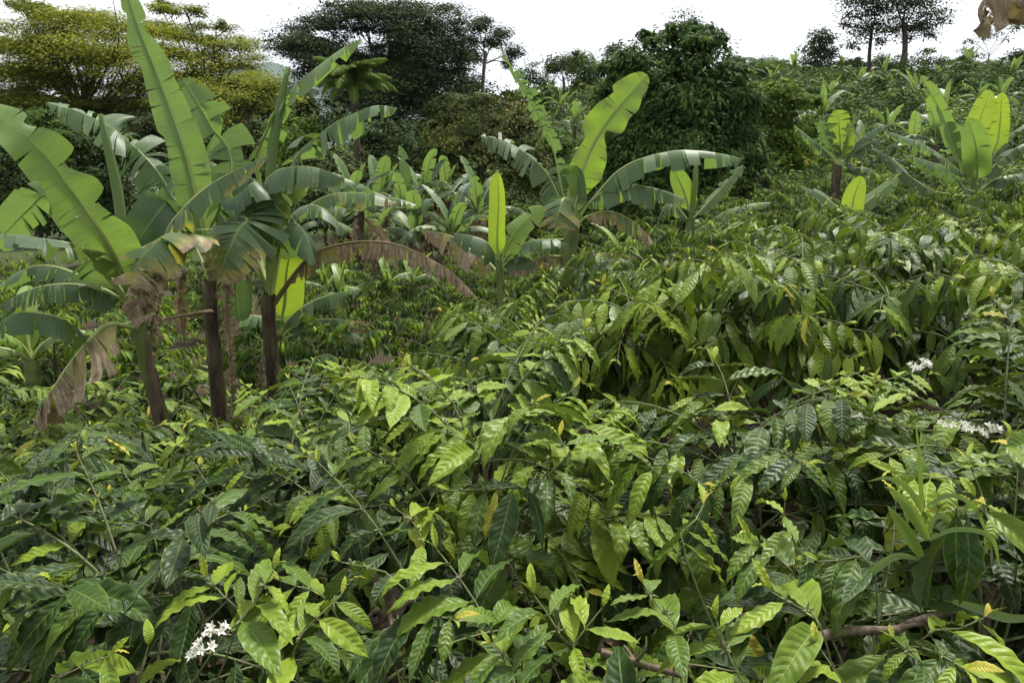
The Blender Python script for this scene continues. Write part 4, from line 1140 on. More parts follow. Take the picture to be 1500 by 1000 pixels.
grove = [(520, 300, 19, 1.4), (555, 292, 20, 1.3), (592, 305, 18.5, 1.2), (628, 298, 19.5, 1.5), (662, 300, 20.5, 1.4), (690, 310, 18.8, 1.2), (545, 325, 17, 0.8), (610, 330, 17.4, 0.9), (655, 330, 17.2, 1.0), (505, 318, 18, 1.0)]
for k, (px, py, Y, h_) in enumerate(grove):
    p = at(px, py, Y)
    generic_banana('far grove banana plant, ' + ['at its near end beside the striped arching leaf', 'second from its near end', 'with erect leaves at its middle', 'at its middle right', 'near its far end', 'at its far end next to the small bright banana', 'low in front at its near end', 'low in front at its middle', 'low in front at its far end', 'at its outer edge'][k], 'banana plants crowded in the far grove', (p[0], Y, hz(p[0], Y)), h_, 300 + k, nleaf=9, tint=0.2, dead=6, dull=True, leafL=1.5)
small = [(492, 418, 12.0, 0.25, 0.7, 'tiny bright banana sucker under the brown arched leaf'),
         (470, 412, 12.5, 0.3, 0.8, 'small banana sucker next to the bright one under the brown arched leaf'),
         (40, 545, 8.0, 0.35, 0.9, 'small green banana sucker low among the coffee near the dead hanging leaf'),
         (565, 395, 12.5, 0.3, 0.7, 'small banana sucker seen through the brown arched leaf'),
         (610, 400, 13.0, 0.3, 0.7, 'small banana sucker below the tip of the brown arched leaf'),
         (910, 365, 15.0, 0.3, 0.9, 'little bright banana sucker behind the lone curled-leaf plant')]
for k, (px, py, Y, h_, l_, lab) in enumerate(small):
    p = at(px, py, Y)
    generic_banana(lab, None, (p[0], Y, hz(p[0], Y)), h_ + 0.5, 340 + k, nleaf=5, tint=0.6, dead=0, leafL=l_)

# four kinds for the slope, then copies
protos = []
for k in range(4):
    protos.append(generic_banana('', 'bananas', (0, 0, 0), 0.5 + 0.2 * k, 400 + k, nleaf=8 + k % 2, tint=0.06, dead=0, leafL=1.45, dull=True))
ALL = list(COL.objects)
for pr in protos:
    ch = [o for o in ALL if o.parent == pr]
    KIDS[pr.name] = [(c, [g_ for g_ in ALL if g_.parent == c]) for c in ch]
slope = [(1150, 190, 30), (1215, 165, 42), (1255, 150, 46), (1290, 140, 50), (1335, 150, 45), (1370, 140, 52), (1385, 165, 36), (1415, 135, 55), (1300, 175, 33), (1340, 195, 27), (1430, 160, 40), (1465, 170, 37),
         (1480, 140, 55), (1130, 140, 50), (1160, 130, 58), (1230, 135, 58), (1265, 195, 28), (805, 135, 58), (820, 165, 48), (840, 190, 38), (815, 215, 32), (1085, 120, 62), (1205, 195, 33), (1320, 130, 62), (1350, 120, 66), (1450, 125, 64), (870, 130, 60), (1375, 205, 24)]
for k, (px, py, Y) in enumerate(slope):
    p = at(px, py, Y)
    loc = (p[0], Y, hz(p[0], Y))
    lab, grp = 'banana plant ' + slope_zone(px, Y), 'bananas on the far slope'
    if k < 4:
        protos[k].location = loc
        protos[k]['label'] = lab
        protos[k]['group'] = grp
    else:
        copy_thing(protos[k % 4], loc, k * 1.9, 0.85 + 0.3 * ((k * 7) % 5) / 5, lab, grp)

# banana plant just beyond the frame whose dead leaf hangs into view
def corner_banana():
    Y = 3.0
    b = at(1760, 700, Y)
    g = hz(b[0], Y)
    root = empty('banana_plant', (b[0], Y, g), 'crumpled brown dead banana leaf hanging into the top corner against the sky', 'banana plant')
    off = A(b[0], Y, g)
    top = A(b[0] - 0.05, Y, 2.75)
    stem(root, off, [A(b[0], Y, g - 0.1), A(b[0] - 0.03, Y, 1.4), top], 0.11, 0.08, M_PSEUDO, 9)
    a = at(1500, -20, Y)
    banana_leaf(root, off, [top, top + A(-0.25, -0.05, 0.22), at(1570, -75, Y), at(1500, -45, Y), at(1452, -10, Y - 0.05), at(1436, 40, Y - .08)], 0.19, U='up', f=(-40, -40), g=2.2, tears=8, var=22, dry=1.1, pet=0.3, rib=0.014, seed=77, wave=35, pinch=0.45)
    banana_leaf(root, off, [top, top + A(-0.2, 0.1, 0.2), at(1575, -70, Y + .15), at(1520, -40, Y + .15), at(1480, -15, Y + .12), at(1462, 25, Y + 0.1)], 0.17, U='up', f=(-40, -40), g=2.2, tears=7, var=25, dry=1.0, pet=0.3, rib=0.014, seed=78, wave=35, pinch=0.45)
    for k, (dx, dy, dz) in enumerate([(0.9, 0.4, 0.9), (0.3, 1.0, 1.1), (0.5, -0.8, 0.8), (1.1, -0.2, 0.4)]):
        banana_leaf(root, off, [top, top + A(dx, dy, dz) * 0.6, top + A(dx, dy, dz) * A(1.2, 1.2, 0.95), top + A(dx, dy, dz) * A(1.8, 1.8, 0.7)], 0.27, U='up', f=(-5, -5), g=0.5, tears=8, var=10, tint=0.35, seed=80 + k)
corner_banana()

# ------------------------------------------------------------------ coffee
def leaf_template(nu, nv, seed, droop, fold, wave, wid, quilt=True):
    rng = np.random.default_rng(seed)
    u = np.linspace(0, 1, nu + 1)
    v = np.linspace(-1, 1, nv + 1)
    pt = 0.07
    x = np.clip((u - pt) / (1 - pt), 0, 1)
    hwid = wid * np.sin(math.pi * x ** 0.88) ** 0.82 * (1 - 0.25 * x ** 4)
    hwid = np.where(x > 0.9, hwid * (1 - 0.35 * (x - 0.9) / 0.1), hwid)
    hwid = np.maximum(hwid, 0.009)
    hwid[-1] = 0.002
    th = -droop * (u ** 1.4) + 0.12 * rng.normal() * np.sin(u * 5 + rng.uniform(0, 6))
    dx, dz = np.cos(th), np.sin(th)
    px = np.concatenate([[0], np.cumsum((dx[1:] + dx[:-1]) / 2)]) / nu
    pz = np.concatenate([[0], np.cumsum((dz[1:] + dz[:-1]) / 2)]) / nu
    side = rng.normal(0, 0.05) * u ** 2
    U_, V_ = np.meshgrid(u, v, indexing='ij')
    X_ = np.clip((U_ - pt) / (1 - pt), 0, 1)
    av = np.abs(V_)
    fl = fold * np.where(V_ > 0, 1 + 0.2 * rng.normal(), 1 + 0.2 * rng.normal())
    ph = np.where(V_ > 0, rng.uniform(0, 6), rng.uniform(0, 6))
    z = av * np.sin(fl) * hwid[:, None]
    z = z + wave * av ** 2.2 * np.sin(X_ * 2 * math.pi * rng.uniform(4.2, 6.0) + ph) * np.sin(math.pi * np.clip(X_, 0.03, 0.97))
    z = z + 0.014 * av ** 2 * rng.normal() * np.sin(X_ * 7 + rng.uniform(0, 6))
    if quilt and nu >= 24:
        w = (X_ - 0.13 * av) * 11
        pp = np.abs(((w + 0.5) % 1) - 0.5) * 2
        z = z + 0.009 * np.sqrt(pp) * np.sin(math.pi * np.clip(av, 0, 1)) * np.sin(math.pi * X_)
    # frame along curve
    nx, nz = -np.sin(th), np.cos(th)
    Xc = px[:, None] + nx[:, None] * z
    Zc = pz[:, None] + nz[:, None] * z
    Yc = V_ * hwid[:, None] * np.cos(fl) + side[:, None]
    V3 = np.stack([Xc, Yc, Zc], -1).reshape(-1, 3)
    uv = np.stack([X_.ravel(), (V_.ravel() + 1) / 2], 1)
    return V3, grid_quads(nu, nv), uv

def make_set(nu, nv, n, seed, dr=(0.3, 1.4), wave=0.022, wid=(0.125, 0.168)):
    rng = np.random.default_rng(seed)
    out = []
    for k in range(n):
        out.append(leaf_template(nu, nv, seed * 100 + k, rng.uniform(*dr), rng.uniform(0.05, 0.45), wave * rng.uniform(0.4, 1.6), rng.uniform(*wid)))
    return out

T0 = make_set(30, 6, 30, 1, wave=0.020, dr=(0.3, 1.3))
T0M = [mesh('leaf', v, q, M_COF, uv=u) for v, q, u in T0]
T1 = make_set(16, 4, 12, 2, dr=(0.3, 1.3))
T1M = [mesh('leaf', v, q, M_COF, uv=u) for v, q, u in T1]
T2 = make_set(7, 2, 8, 3)
T3 = make_set(3, 2, 6, 4, wave=0.0)

def leaves_mesh(name, tset, rec, mat):
    """rec: dict arrays pos, d, n, L, t(template), tint"""
    Vs, Qs, Us, Ts, n0 = [], [], [], [], 0
    b = np.cross(rec['n'], rec['d'])
    for k, (v, q, u) in enumerate(tset):
        m = np.where(rec['t'] % len(tset) == k)[0]
        if not len(m):
            continue
        vv = rec['pos'][m, None, :] + (v[None, :, 0:1] * rec['d'][m, None, :] + v[None, :, 1:2] * b[m, None, :] + v[None, :, 2:3] * rec['n'][m, None, :]) * rec['L'][m, None, None]
        nv = len(v)
        Vs.append(vv.reshape(-1, 3))
        Qs.append((q[None] + (np.arange(len(m)) * nv)[:, None, None] + n0).reshape(-1, 4))
        Us.append(np.tile(u, (len(m), 1)))
        Ts.append(np.repeat(rec['tint'][m], nv))
        n0 += nv * len(m)
    return mesh(name, np.concatenate(Vs), np.concatenate(Qs), mat, uv=np.concatenate(Us), attrs={'tint': np.concatenate(Ts)})

def branch_leaves(rng, P, bi, Lf, gap, start, droop, fw, tb, rec, roll=0.22, tiplen=0.30, tipyoung=True):
    T = tangents(P)
    d = np.concatenate([[0], np.cumsum(np.linalg.norm(np.diff(P, axis=0), axis=1))])
    s = start * d[-1]
    bdr = rng.uniform(0.65, 1.35)
    nodes = []
    while s < d[-1] - 0.01:
        p = A(*[np.interp(s, d, P[:, k]) for k in range(3)])
        t_ = nrm(A(*[np.interp(s, d, T[:, k]) for k in range(3)]))
        f = s / d[-1]
        nodes.append(p)
        S = nrm(np.cross(t_, UPV) + 1e-6)
        if abs(t_[2]) > 0.85:
            an = len(nodes) * 1.57
            S = nrm(A(math.cos(an), math.sin(an), 0))
        for sg in (-1, 1):
            if rng.uniform() < 0.10:
                continue
            dr = droop * bdr * rng.uniform(0.85, 1.15)
            dd = nrm(t_ * fw * rng.uniform(0.75, 1.3) + S * sg * rng.uniform(0.85, 1.1) - UPV * dr + rng.normal(size=3) * 0.09)
            outw = nrm(S * sg + t_ * 0.3)
            ref = UPV * (1.0 if dr < 0.9 else 0.6) + outw * max(0, dr - 0.35) * 0.9 + rng.normal(size=3) * roll
            nn = nrm(ref - dd * np.dot(ref, dd))
            ln = Lf * rng.uniform(0.72, 1.18) * (1 - 0.45 * max(0, (f - 0.75) / 0.25))
            old_ = rng.uniform() < 0.006
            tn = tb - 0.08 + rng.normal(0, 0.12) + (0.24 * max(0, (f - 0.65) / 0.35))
            rec.append((p, dd, nn, ln, rng.integers(0, 1000), min(max(tn + 0.22 * min(max(p[2] - 0.62, -0.35), 0.35), 0.0), 0.78) if not old_ else 0.97, bi))  # tint rises with height: light from above painted into the leaf colour
        s += gap * rng.uniform(0.8, 1.25) * (1 if f < 0.75 else 0.7)
    # young pair at the tip
    t_ = T[-1]
    S = nrm(np.cross(t_, UPV) + 1e-6)
    for sg in (-1, 1):
        dd = nrm(t_ * 1.0 + UPV * 0.6 + S * sg * 0.35 + rng.normal(size=3) * 0.12)
        ref = nrm(S * sg * -0.6 + UPV * 0.5 - t_ * 0.4)
        nn = nrm(ref - dd * np.dot(ref, dd))
        rec.append((P[-1], dd, nn, Lf * tiplen * rng.uniform(0.55, 1.1), rng.integers(0, 1000), rng.uniform(0.80, 1.0) if tipyoung else 0.7, bi))
    return nodes

def bud_mesh_parts(p, rng, s=0.012):
    parts = []
    for q in range(5):
        d = nrm(rng.normal(size=3) + A(0, 0, 0.6))
        parts.append(tube([p, p + d * s * 0.6, p + d * s * rng.uniform(1.0, 1.7)], [s * 0.16, s * 0.24, s * 0.05], 4))
    return parts

def flower_mesh(seed, nfl=6, size=0.02):
    rng = np.random.default_rng(seed)
    Vs, Qs, n0 = [], [], 0
    for k in range(nfl):
        ax = nrm(A(rng.normal() * 0.8, rng.normal() * 0.8, rng.uniform(0.3, 1.2)))
        c = ax * size * rng.uniform(0.7, 1.2)
        u = nrm(np.cross(ax, A(0.3, 0.9, 0.1)))
        w = np.cross(ax, u)
        parts = [tube([A(0, 0, 0), c * 0.6, c], [size * 0.06, size * 0.07, size * 0.10], 5)[:2]]
        op = rng.uniform(0.35, 1.25)
        for a in range(5):
            an = a * 1.2566 + rng.uniform(-.15, .15)
            d = nrm(u * math.cos(an) + w * math.sin(an))
            t_ = np.cross(ax, d)
            L = size * rng.uniform(0.75, 1.05)
            dir1 = nrm(ax + d * op)
            dir2 = nrm(ax * 0.4 + d * op * 1.5)
            p1, p2 = c + dir1 * L * 0.5, c + dir1 * L * 0.5 + dir2 * L * 0.5
            ww = size * 0.17
            V = np.array([c - t_ * ww * 0.4, c + t_ * ww * 0.4, p1 + t_ * ww + ax * ww * .3, p1 - t_ * ww + ax * ww * .3, p2 + t_ * ww * 0.35, p2 - t_ * ww * 0.35])
            parts.append((V, np.array([[0, 1, 2, 3], [3, 2, 4, 5]])))
        V, Q, _ = join(parts)
        Vs.append(V)
        Qs.append(Q + n0)
        n0 += len(V)
    return mesh('flower', np.concatenate(Vs), np.concatenate(Qs), M_PETAL)

FLOWERS = [flower_mesh(60 + k, 4 + k % 4) for k in range(5)]
N_LEAF = [0]

def in_frame(p, m=60):
    x, y, d = proj(p)
    return (x > -m) & (x < 1500 + m) & (y > -m) & (y < 1000 + m) & (p[..., 1] > 0.2)

def coffee_bush(label, x, y, h, rad, seed, tier, nbr=22, Lf=0.14, gap=0.055, start=0.35, droop=0.4, fw=0.55, tb=0.35, heroes=(), group=None, nind=280, flowers=(), elev=(10, 50), bare=0, hmin=0.30):
    rng = np.random.default_rng(seed)
    Lf *= {0: 1.52, 1: 1.6, 2: 1.3}[tier]
    if tier == 0:
        nbr = int(nbr * 1.4)
        droop *= 0.55
        start = min(start, 0.25)
    g = hz(x, y)
    off = A(x, y, g)
    root = empty('coffee_bush', off, label, 'coffee bush', group)
    # trunk
    ns = 1 + rng.integers(0, 2)
    stems = []
    parts = []
    for k in range(ns):
        a = rng.uniform(0, 6.28)
        tip = A(math.cos(a) * rad * 0.22, math.sin(a) * rad * 0.22, h * 0.86)
        P = resample([A(0, 0, -0.08), tip * 0.35 + rng.normal(size=3) * 0.05, tip * 0.7 + rng.normal(size=3) * 0.05, tip], 12)
        stems.append(P)
        parts.append(tube(P, np.linspace(0.026, 0.010, 12), 7))
    V, Q, U_ = join(parts)
    link('trunk', mesh('trunk', V, Q, M_WOOD, uv=U_), root)
    rec, branches = [], []
    for k in range(nbr):
        hf = hmin + (0.96 - hmin) * ((k + 0.5) / nbr)
        P0s = stems[k % ns]
        p0 = P0s[min(11, int(hf / 0.86 * 11))] if hf < 0.86 else P0s[-1]
        az = k * 2.4 + rng.uniform(-.35, .35)
        L = rad * (1.12 - 0.42 * ((hf - 0.3) / 0.66) ** 2) * rng.uniform(0.75, 1.15)
        e = R(rng.uniform(*elev)) + (R(25) if hf > 0.85 else 0)
        sag = R(rng.uniform(25, 70))
        pts = [p0]
        for q in range(7):
            az += rng.normal() * 0.06
            pts.append(pts[-1] + A(math.cos(az) * math.cos(e), math.sin(az) * math.cos(e), math.sin(e)) * L / 7)
            e -= sag / 7
        branches.append((np.array(pts), tb, Lf, droop, gap, start))
    for hb in heroes:
        hp = [at(*q) - off for q in hb['p']]
        sb = min((st_[i_] for st_ in stems for i_ in (4, 6, 8)), key=lambda q_: np.linalg.norm(q_ - hp[0]) + 0.6 * abs(q_[2] - hp[0][2] + 0.15))
        ext = np.linalg.norm(hp[0] - sb)
        mid_ = sb * 0.45 + hp[0] * 0.55 - A(0, 0, 0.05) + nrm(hp[0] - hp[1]) * 0.04
        hl = sum(np.linalg.norm(hp[i_ + 1] - hp[i_]) for i_ in range(len(hp) - 1))
        pts = resample([sb, mid_] + hp, 14)
        s0_ = ext / (ext + hl)
        branches.append((pts, hb.get('tb', tb), (hb['L'] * 1.55 if 'L' in hb else Lf), hb.get('droop', droop), hb.get('gap', gap), s0_ + (1 - s0_) * hb.get('s', 0.02)))
    nat = len(branches) - len(heroes)
    nodes_all = []
    for bi, (P, tb_, L_, dr_, gp_, st_) in enumerate(branches):
        nd = branch_leaves(rng, P, bi, L_, gp_, st_, dr_, fw, tb_ + rng.normal(0, 0.08), rec)
        nodes_all.append(nd)
    pos = np.array([r[0] for r in rec])
    dd = np.array([r[1] for r in rec])
    nn = np.array([r[2] for r in rec])
    LL = np.array([r[3] for r in rec])
    tt = np.array([r[4] for r in rec])
    ok = np.ones(len(rec), bool)
    for (fx, fy, fY, _) in flowers:
        fd = proj(at(fx, fy, fY))[2]
        for fr_ in (0.2, 0.5, 0.8, 1.0):
            lx, ly, ld = proj(pos + off + dd * (LL * fr_)[:, None])
            ok &= ~((np.hypot(lx - fx, ly - fy) < (26 if fr_ < 1 else 18)) & (ld < fd + 0.03))
    rec = [r for r, k_ in zip(rec, ok) if k_]
    pos, dd, nn, LL, tt = pos[ok], dd[ok], nn[ok], LL[ok], tt[ok]
    tn = np.array([r[5] for r in rec])
    bi = np.array([r[6] for r in rec])
    world = pos + off
    tocam = nrm(CAMP - (off + A(0, 0, h * 0.5)))
    score = ((pos - A(0, 0, h * 0.55)) / rad) @ (tocam + UPV * 0.7) + (bi >= nat) * 3.0 - (~in_frame(world)) * 10
    order = np.argsort(-score)
    keep = [i for i in order[:nind] if score[i] > -5] if tier < 2 else []
    kept = np.zeros(len(rec), bool)
    kept[keep] = True
    # branch objects
    bobj = {}
    show = set(bi[keep]) if len(keep) else set()
    rest_parts = []
    for k, br in enumerate(branches):
        P = resample(br[0], 14)
        tb_parts = [tube(P, np.linspace(0.0042, 0.0013, 14), 6 if tier == 0 else 4)]
        if tier == 0:
            for q, nd in enumerate(nodes_all[k]):
                tb_parts += bud_mesh_parts(nd, rng, 0.006 if rng.uniform() < 0.7 else 0.012)
        if k in show:
            V, Q, U_ = join(tb_parts)
            bobj[k] = link('branch', mesh('branch', V, Q, M_TWIG, uv=U_), root)
        else:
            rest_parts += tb_parts
    if rest_parts:
        V, Q, U_ = join(rest_parts)
        tag(link('twigs', mesh('twigs', V, Q, M_TWIG, uv=U_), root), kind='stuff')
    meshes = T0M if tier == 0 else T1M
    bb = np.cross(nn, dd)
    for i in keep:
        L = LL[i]
        W_ = L * rng.uniform(0.82, 1.15)
        M = Matrix(((dd[i][0] * L, bb[i][0] * W_, nn[i][0] * L, pos[i][0]), (dd[i][1] * L, bb[i][1] * W_, nn[i][1] * L, pos[i][1]), (dd[i][2] * L, bb[i][2] * W_, nn[i][2] * L, pos[i][2]), (0, 0, 0, 1)))
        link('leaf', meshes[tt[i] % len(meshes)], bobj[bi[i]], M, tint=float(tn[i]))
    N_LEAF[0] += len(keep)
    r = ~kept
    if r.sum():
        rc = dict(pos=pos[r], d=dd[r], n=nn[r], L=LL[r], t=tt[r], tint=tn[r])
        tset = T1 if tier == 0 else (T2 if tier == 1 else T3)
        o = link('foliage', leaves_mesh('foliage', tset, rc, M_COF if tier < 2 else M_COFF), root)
        tag(o, kind='stuff')
    for (px, py, Y, sz) in flowers:
        # on the nearest kept branch
        p = at(px, py, Y) - off
        best = min(bobj, key=lambda k: np.min(np.linalg.norm(branches[k][0] - p, axis=1)))
        M = Matrix.Translation(tuple(p)) @ Matrix.Rotation(rng.uniform(0, 6), 4, 'Z') @ Matrix.Scale(sz, 4)
        link('flower', FLOWERS[rng.integers(0, 5)], bobj[best], M)
    return root

# front bushes, traced shoots first; tb paints sunlit and shaded bushes by tint
B = coffee_bush
B('dark glossy coffee bush at the lower left with two white flowers', -0.98, 1.62, 0.96, 0.62, 1, 0, nbr=20, Lf=0.135, tb=0.22, droop=0.45, heroes=[
    dict(p=[(-10, 770, 1.75), (40, 775, 1.75), (103, 692, 1.8)], L=0.12),
    dict(p=[(227, 786, 1.8), (200, 765, 1.82), (163, 724, 1.85)], L=0.12, tb=0.4),
    dict(p=[(173, 871, 1.55), (135, 835, 1.58), (103, 796, 1.6), (83, 780, 1.6)], tb=0.38),
    dict(p=[(290, 874, 1.5), (200, 880, 1.48), (127, 879, 1.46), (53, 856, 1.45), (0, 832, 1.45)], droop=0.9, tb=0.18),
    dict(p=[(350, 899, 1.42), (325, 870, 1.43), (303, 846, 1.45)], tb=0.55, L=0.12),
    dict(p=[(330, 929, 1.36), (365, 895, 1.38), (393, 846, 1.40), (400, 836, 1.4)], tb=0.62, L=0.125),
    dict(p=[(200, 1010, 1.28), (208, 975, 1.29), (217, 947, 1.3)], tb=0.6, L=0.12),
    dict(p=[(60, 1020, 1.25), (100, 985, 1.28), (160, 960, 1.3)], tb=0.45),
    ], flowers=[(300, 953, 1.29, 0.8), (288, 962, 1.29, 0.65), (318, 928, 1.32, 0.8), (308, 934, 1.31, 0.6)])
B('coffee bush with herringbone dark leaves in front of the three banana trunks', -0.72, 2.30, 0.86, 0.66, 2, 0, nbr=22, Lf=0.135, tb=0.26, droop=0.4, heroes=[
    dict(p=[(500, 800, 1.95), (440, 790, 2.0), (387, 776, 2.05), (330, 745, 2.1), (285, 715, 2.15)], tb=0.25),
    dict(p=[(310, 716, 2.3), (283, 675, 2.35), (276, 618, 2.35)], tb=0.4, L=0.11),
    dict(p=[(350, 660, 2.45), (358, 640, 2.45), (362, 622, 2.45)], tb=0.6, L=0.11),
    dict(p=[(480, 760, 2.1), (450, 720, 2.15), (400, 690, 2.2), (350, 680, 2.25)], tb=0.3),
    dict(p=[(520, 700, 2.3), (480, 680, 2.35), (430, 660, 2.4)], tb=0.35),
    dict(p=[(200, 740, 2.2), (190, 700, 2.25), (165, 680, 2.3)], tb=0.35),
    ])
B('bright coffee bush with wavy sunlit leaves at the middle of the picture', -0.10, 2.50, 1.06, 0.70, 3, 0, nbr=26, Lf=0.14, tb=0.60, droop=0.5, start=0.25, heroes=[
    dict(p=[(700, 660, 2.15), (640, 630, 2.2), (590, 610, 2.25)], tb=0.62),
    dict(p=[(760, 640, 2.1), (800, 600, 2.2), (840, 570, 2.25)], tb=0.6),
    dict(p=[(777, 718, 2.0), (720, 716, 1.98), (660, 718, 1.95)], tb=0.5, droop=0.7),
    dict(p=[(640, 610, 2.5), (600, 580, 2.55), (540, 560, 2.6)], tb=0.6),
    dict(p=[(720, 620, 2.5), (700, 580, 2.55), (690, 560, 2.55)], tb=0.6),
    dict(p=[(830, 650, 2.1), (870, 610, 2.2), (900, 600, 2.3)], tb=0.55),
    dict(p=[(600, 700, 2.1), (560, 670, 2.2), (520, 650, 2.25)], tb=0.5),
    dict(p=[(800, 700, 1.95), (830, 670, 1.95), (820, 640, 2.0)], tb=0.62, L=0.155),
    ])
B('coffee shoots with upturned pale tips springing up at the bottom beside the dark hollow', 0.14, 1.35, 0.88, 0.46, 4, 0, nbr=12, Lf=0.13, tb=0.45, droop=0.35, heroes=[
    dict(p=[(867, 985, 1.30), (820, 929, 1.33), (800, 895, 1.35), (783, 872, 1.36)], tb=0.58, L=0.14),
    dict(p=[(840, 950, 1.30), (862, 915, 1.32), (882, 890, 1.33)], tb=0.55, L=0.11),
    dict(p=[(990, 935, 1.32), (965, 890, 1.36), (943, 856, 1.38)], tb=0.5),
    dict(p=[(780, 1000, 1.26), (740, 960, 1.28), (720, 945, 1.28)], tb=0.5),
    ], nind=200)
B('bare-wooded coffee bush with a dark hollow and old curved branches at the bottom', -0.33, 1.66, 0.92, 0.50, 5, 0, nbr=8, Lf=0.13, tb=0.30, droop=0.8, heroes=[
    dict(p=[(640, 890, 1.45), (607, 879, 1.46), (570, 840, 1.50), (500, 823, 1.55)], s=0.75, tb=0.3),
    dict(p=[(607, 879, 1.46), (600, 915, 1.42), (593, 945, 1.40)], s=0.3, tb=0.15, droop=1.0),
    dict(p=[(480, 880, 1.5), (440, 860, 1.5), (410, 850, 1.5)], tb=0.6),
    dict(p=[(430, 960, 1.35), (470, 900, 1.38), (500, 870, 1.42)], tb=0.62, L=0.13),
    dict(p=[(620, 800, 1.75), (600, 760, 1.8), (580, 745, 1.82)], tb=0.5, L=0.12),
    ], nind=160)
B('coffee bush with dark glossy drooping leaves right of the bright wavy one', 0.80, 2.28, 1.04, 0.66, 6, 0, nbr=24, Lf=0.14, tb=0.40, droop=0.75, heroes=[
    dict(p=[(960, 690, 2.0), (920, 660, 2.05), (880, 650, 2.1)], tb=0.5, droop=0.9),
    dict(p=[(1040, 720, 1.95), (1000, 690, 2.0), (950, 670, 2.05)], tb=0.35, droop=0.9),
    dict(p=[(1100, 700, 2.0), (1080, 690, 2.02), (1050, 712, 2.0)], tb=0.6, droop=0.6),
    dict(p=[(1060, 620, 2.45), (1040, 590, 2.5), (1010, 575, 2.55)], tb=0.6),
    dict(p=[(1120, 640, 2.4), (1100, 600, 2.5), (1090, 580, 2.5)], tb=0.6),
    dict(p=[(960, 640, 2.4), (930, 600, 2.5), (905, 590, 2.5)], tb=0.55),
    ])
B('coffee bush carrying a sideways branch of white flowers near the frame edge', 1.42, 2.42, 1.06, 0.66, 7, 0, nbr=24, Lf=0.14, tb=0.45, droop=0.5, heroes=[
    dict(p=[(1230, 610, 2.3), (1300, 620, 2.3), (1370, 632, 2.3), (1470, 640, 2.3)], tb=0.45, droop=0.7, gap=0.08),
    dict(p=[(1290, 650, 2.3), (1285, 600, 2.35), (1282, 560, 2.4)], tb=0.62, L=0.12),
    dict(p=[(1190, 590, 2.5), (1220, 560, 2.55), (1260, 545, 2.6)], tb=0.6),
    dict(p=[(1260, 570, 2.6), (1310, 555, 2.6), (1345, 542, 2.6)], tb=0.55),
    dict(p=[(1420, 600, 2.5), (1460, 575, 2.55), (1500, 560, 2.6)], tb=0.5),
    dict(p=[(1480, 720, 2.0), (1450, 690, 2.05), (1440, 670, 2.1)], tb=0.5),
    ], flowers=[(1250, 611, 2.22, 0.8), (1385, 625, 2.2, 0.8), (1403, 627, 2.2, 0.9), (1420, 631, 2.2, 0.9), (1452, 634, 2.2, 0.95), (1437, 637, 2.2, 0.7), (1342, 540, 2.5, 1.0), (1352, 537, 2.5, 0.9)])
B('coffee bush with long bright curling leaves behind the brown fallen branch', 0.66, 1.50, 0.92, 0.50, 8, 0, nbr=14, Lf=0.15, tb=0.42, droop=0.6, heroes=[
    dict(p=[(1180, 803, 1.6), (1160, 785, 1.62), (1147, 766, 1.63), (1150, 735, 1.63)], tb=0.55, L=0.12),
    dict(p=[(1203, 919, 1.38), (1167, 889, 1.40), (1130, 866, 1.42)], tb=0.55, L=0.16),
    dict(p=[(1237, 1005, 1.27), (1215, 970, 1.29), (1197, 943, 1.31)], tb=0.55, L=0.1),
    dict(p=[(1000, 800, 1.6), (1020, 760, 1.65), (1030, 740, 1.7)], tb=0.45, L=0.15, droop=0.9),
    dict(p=[(1280, 830, 1.55), (1240, 820, 1.55), (1200, 822, 1.55)], tb=0.3, L=0.15),
    dict(p=[(1080, 985, 1.28), (1060, 940, 1.32), (1050, 910, 1.34)], tb=0.5, L=0.14),
    ], nind=220)
B('coffee bush with a broad dark hanging leaf beside the green grass blades', 1.20, 1.62, 0.98, 0.54, 9, 0, nbr=16, Lf=0.15, tb=0.38, droop=0.65, heroes=[
    dict(p=[(1410, 720, 1.65), (1360, 700, 1.65), (1320, 696, 1.65)], tb=0.68, L=0.15, droop=0.5),
    dict(p=[(1420, 760, 1.5), (1395, 748, 1.5), (1372, 752, 1.5)], tb=0.1, L=0.19, droop=1.5),
    dict(p=[(1350, 930, 1.38), (1400, 922, 1.38), (1440, 905, 1.4)], tb=0.55, L=0.15),
    dict(p=[(1490, 780, 1.6), (1460, 750, 1.62), (1430, 730, 1.65)], tb=0.5),
    dict(p=[(1490, 690, 1.9), (1470, 660, 1.95), (1480, 640, 1.95)], tb=0.5),
    dict(p=[(1360, 980, 1.3), (1330, 950, 1.32), (1310, 935, 1.34)], tb=0.45, L=0.12),
    ], nind=220)
# second file of the front row, filling between
B('dark coffee bush at the left frame edge behind the lower left bush', -1.95, 2.75, 0.68, 0.58, 10, 0, nbr=20, Lf=0.13, tb=0.3, droop=0.45, nind=200)
B('coffee bush at the right frame edge behind the flower-bearing branch', 2.10, 2.75, 1.04, 0.64, 11, 0, nbr=22, Lf=0.14, tb=0.42, droop=0.55, nind=200)

# fallen old wood
def old_branch(label, pts, r, seed):
    rng = np.random.default_rng(seed)
    P = resample([at(*p) for p in pts], 20)
    w = rng.normal(0, 0.09, (20, 8))
    V, Q, U_ = tube(P - P[0], np.linspace(r, r * 0.6, 20), 8, w)
    parts = [(V, Q, U_)]
    for k in range(3):
        i0 = rng.integers(3, 18)
        e = P[i0] - P[0] + nrm(rng.normal(size=3)) * r * 6
        parts.append(tube(resample([P[i0] - P[0], (P[i0] - P[0] + e) / 2 + rng.normal(size=3) * r, e], 6), np.linspace(r * 0.5, r * 0.2, 6), 6))
    V, Q, U_ = join(parts)
    o = link('old_branch', mesh('old_branch', V, Q, M_WOOD, uv=U_))
    o.location = tuple(P[0])
    tag(o, label, 'branch')

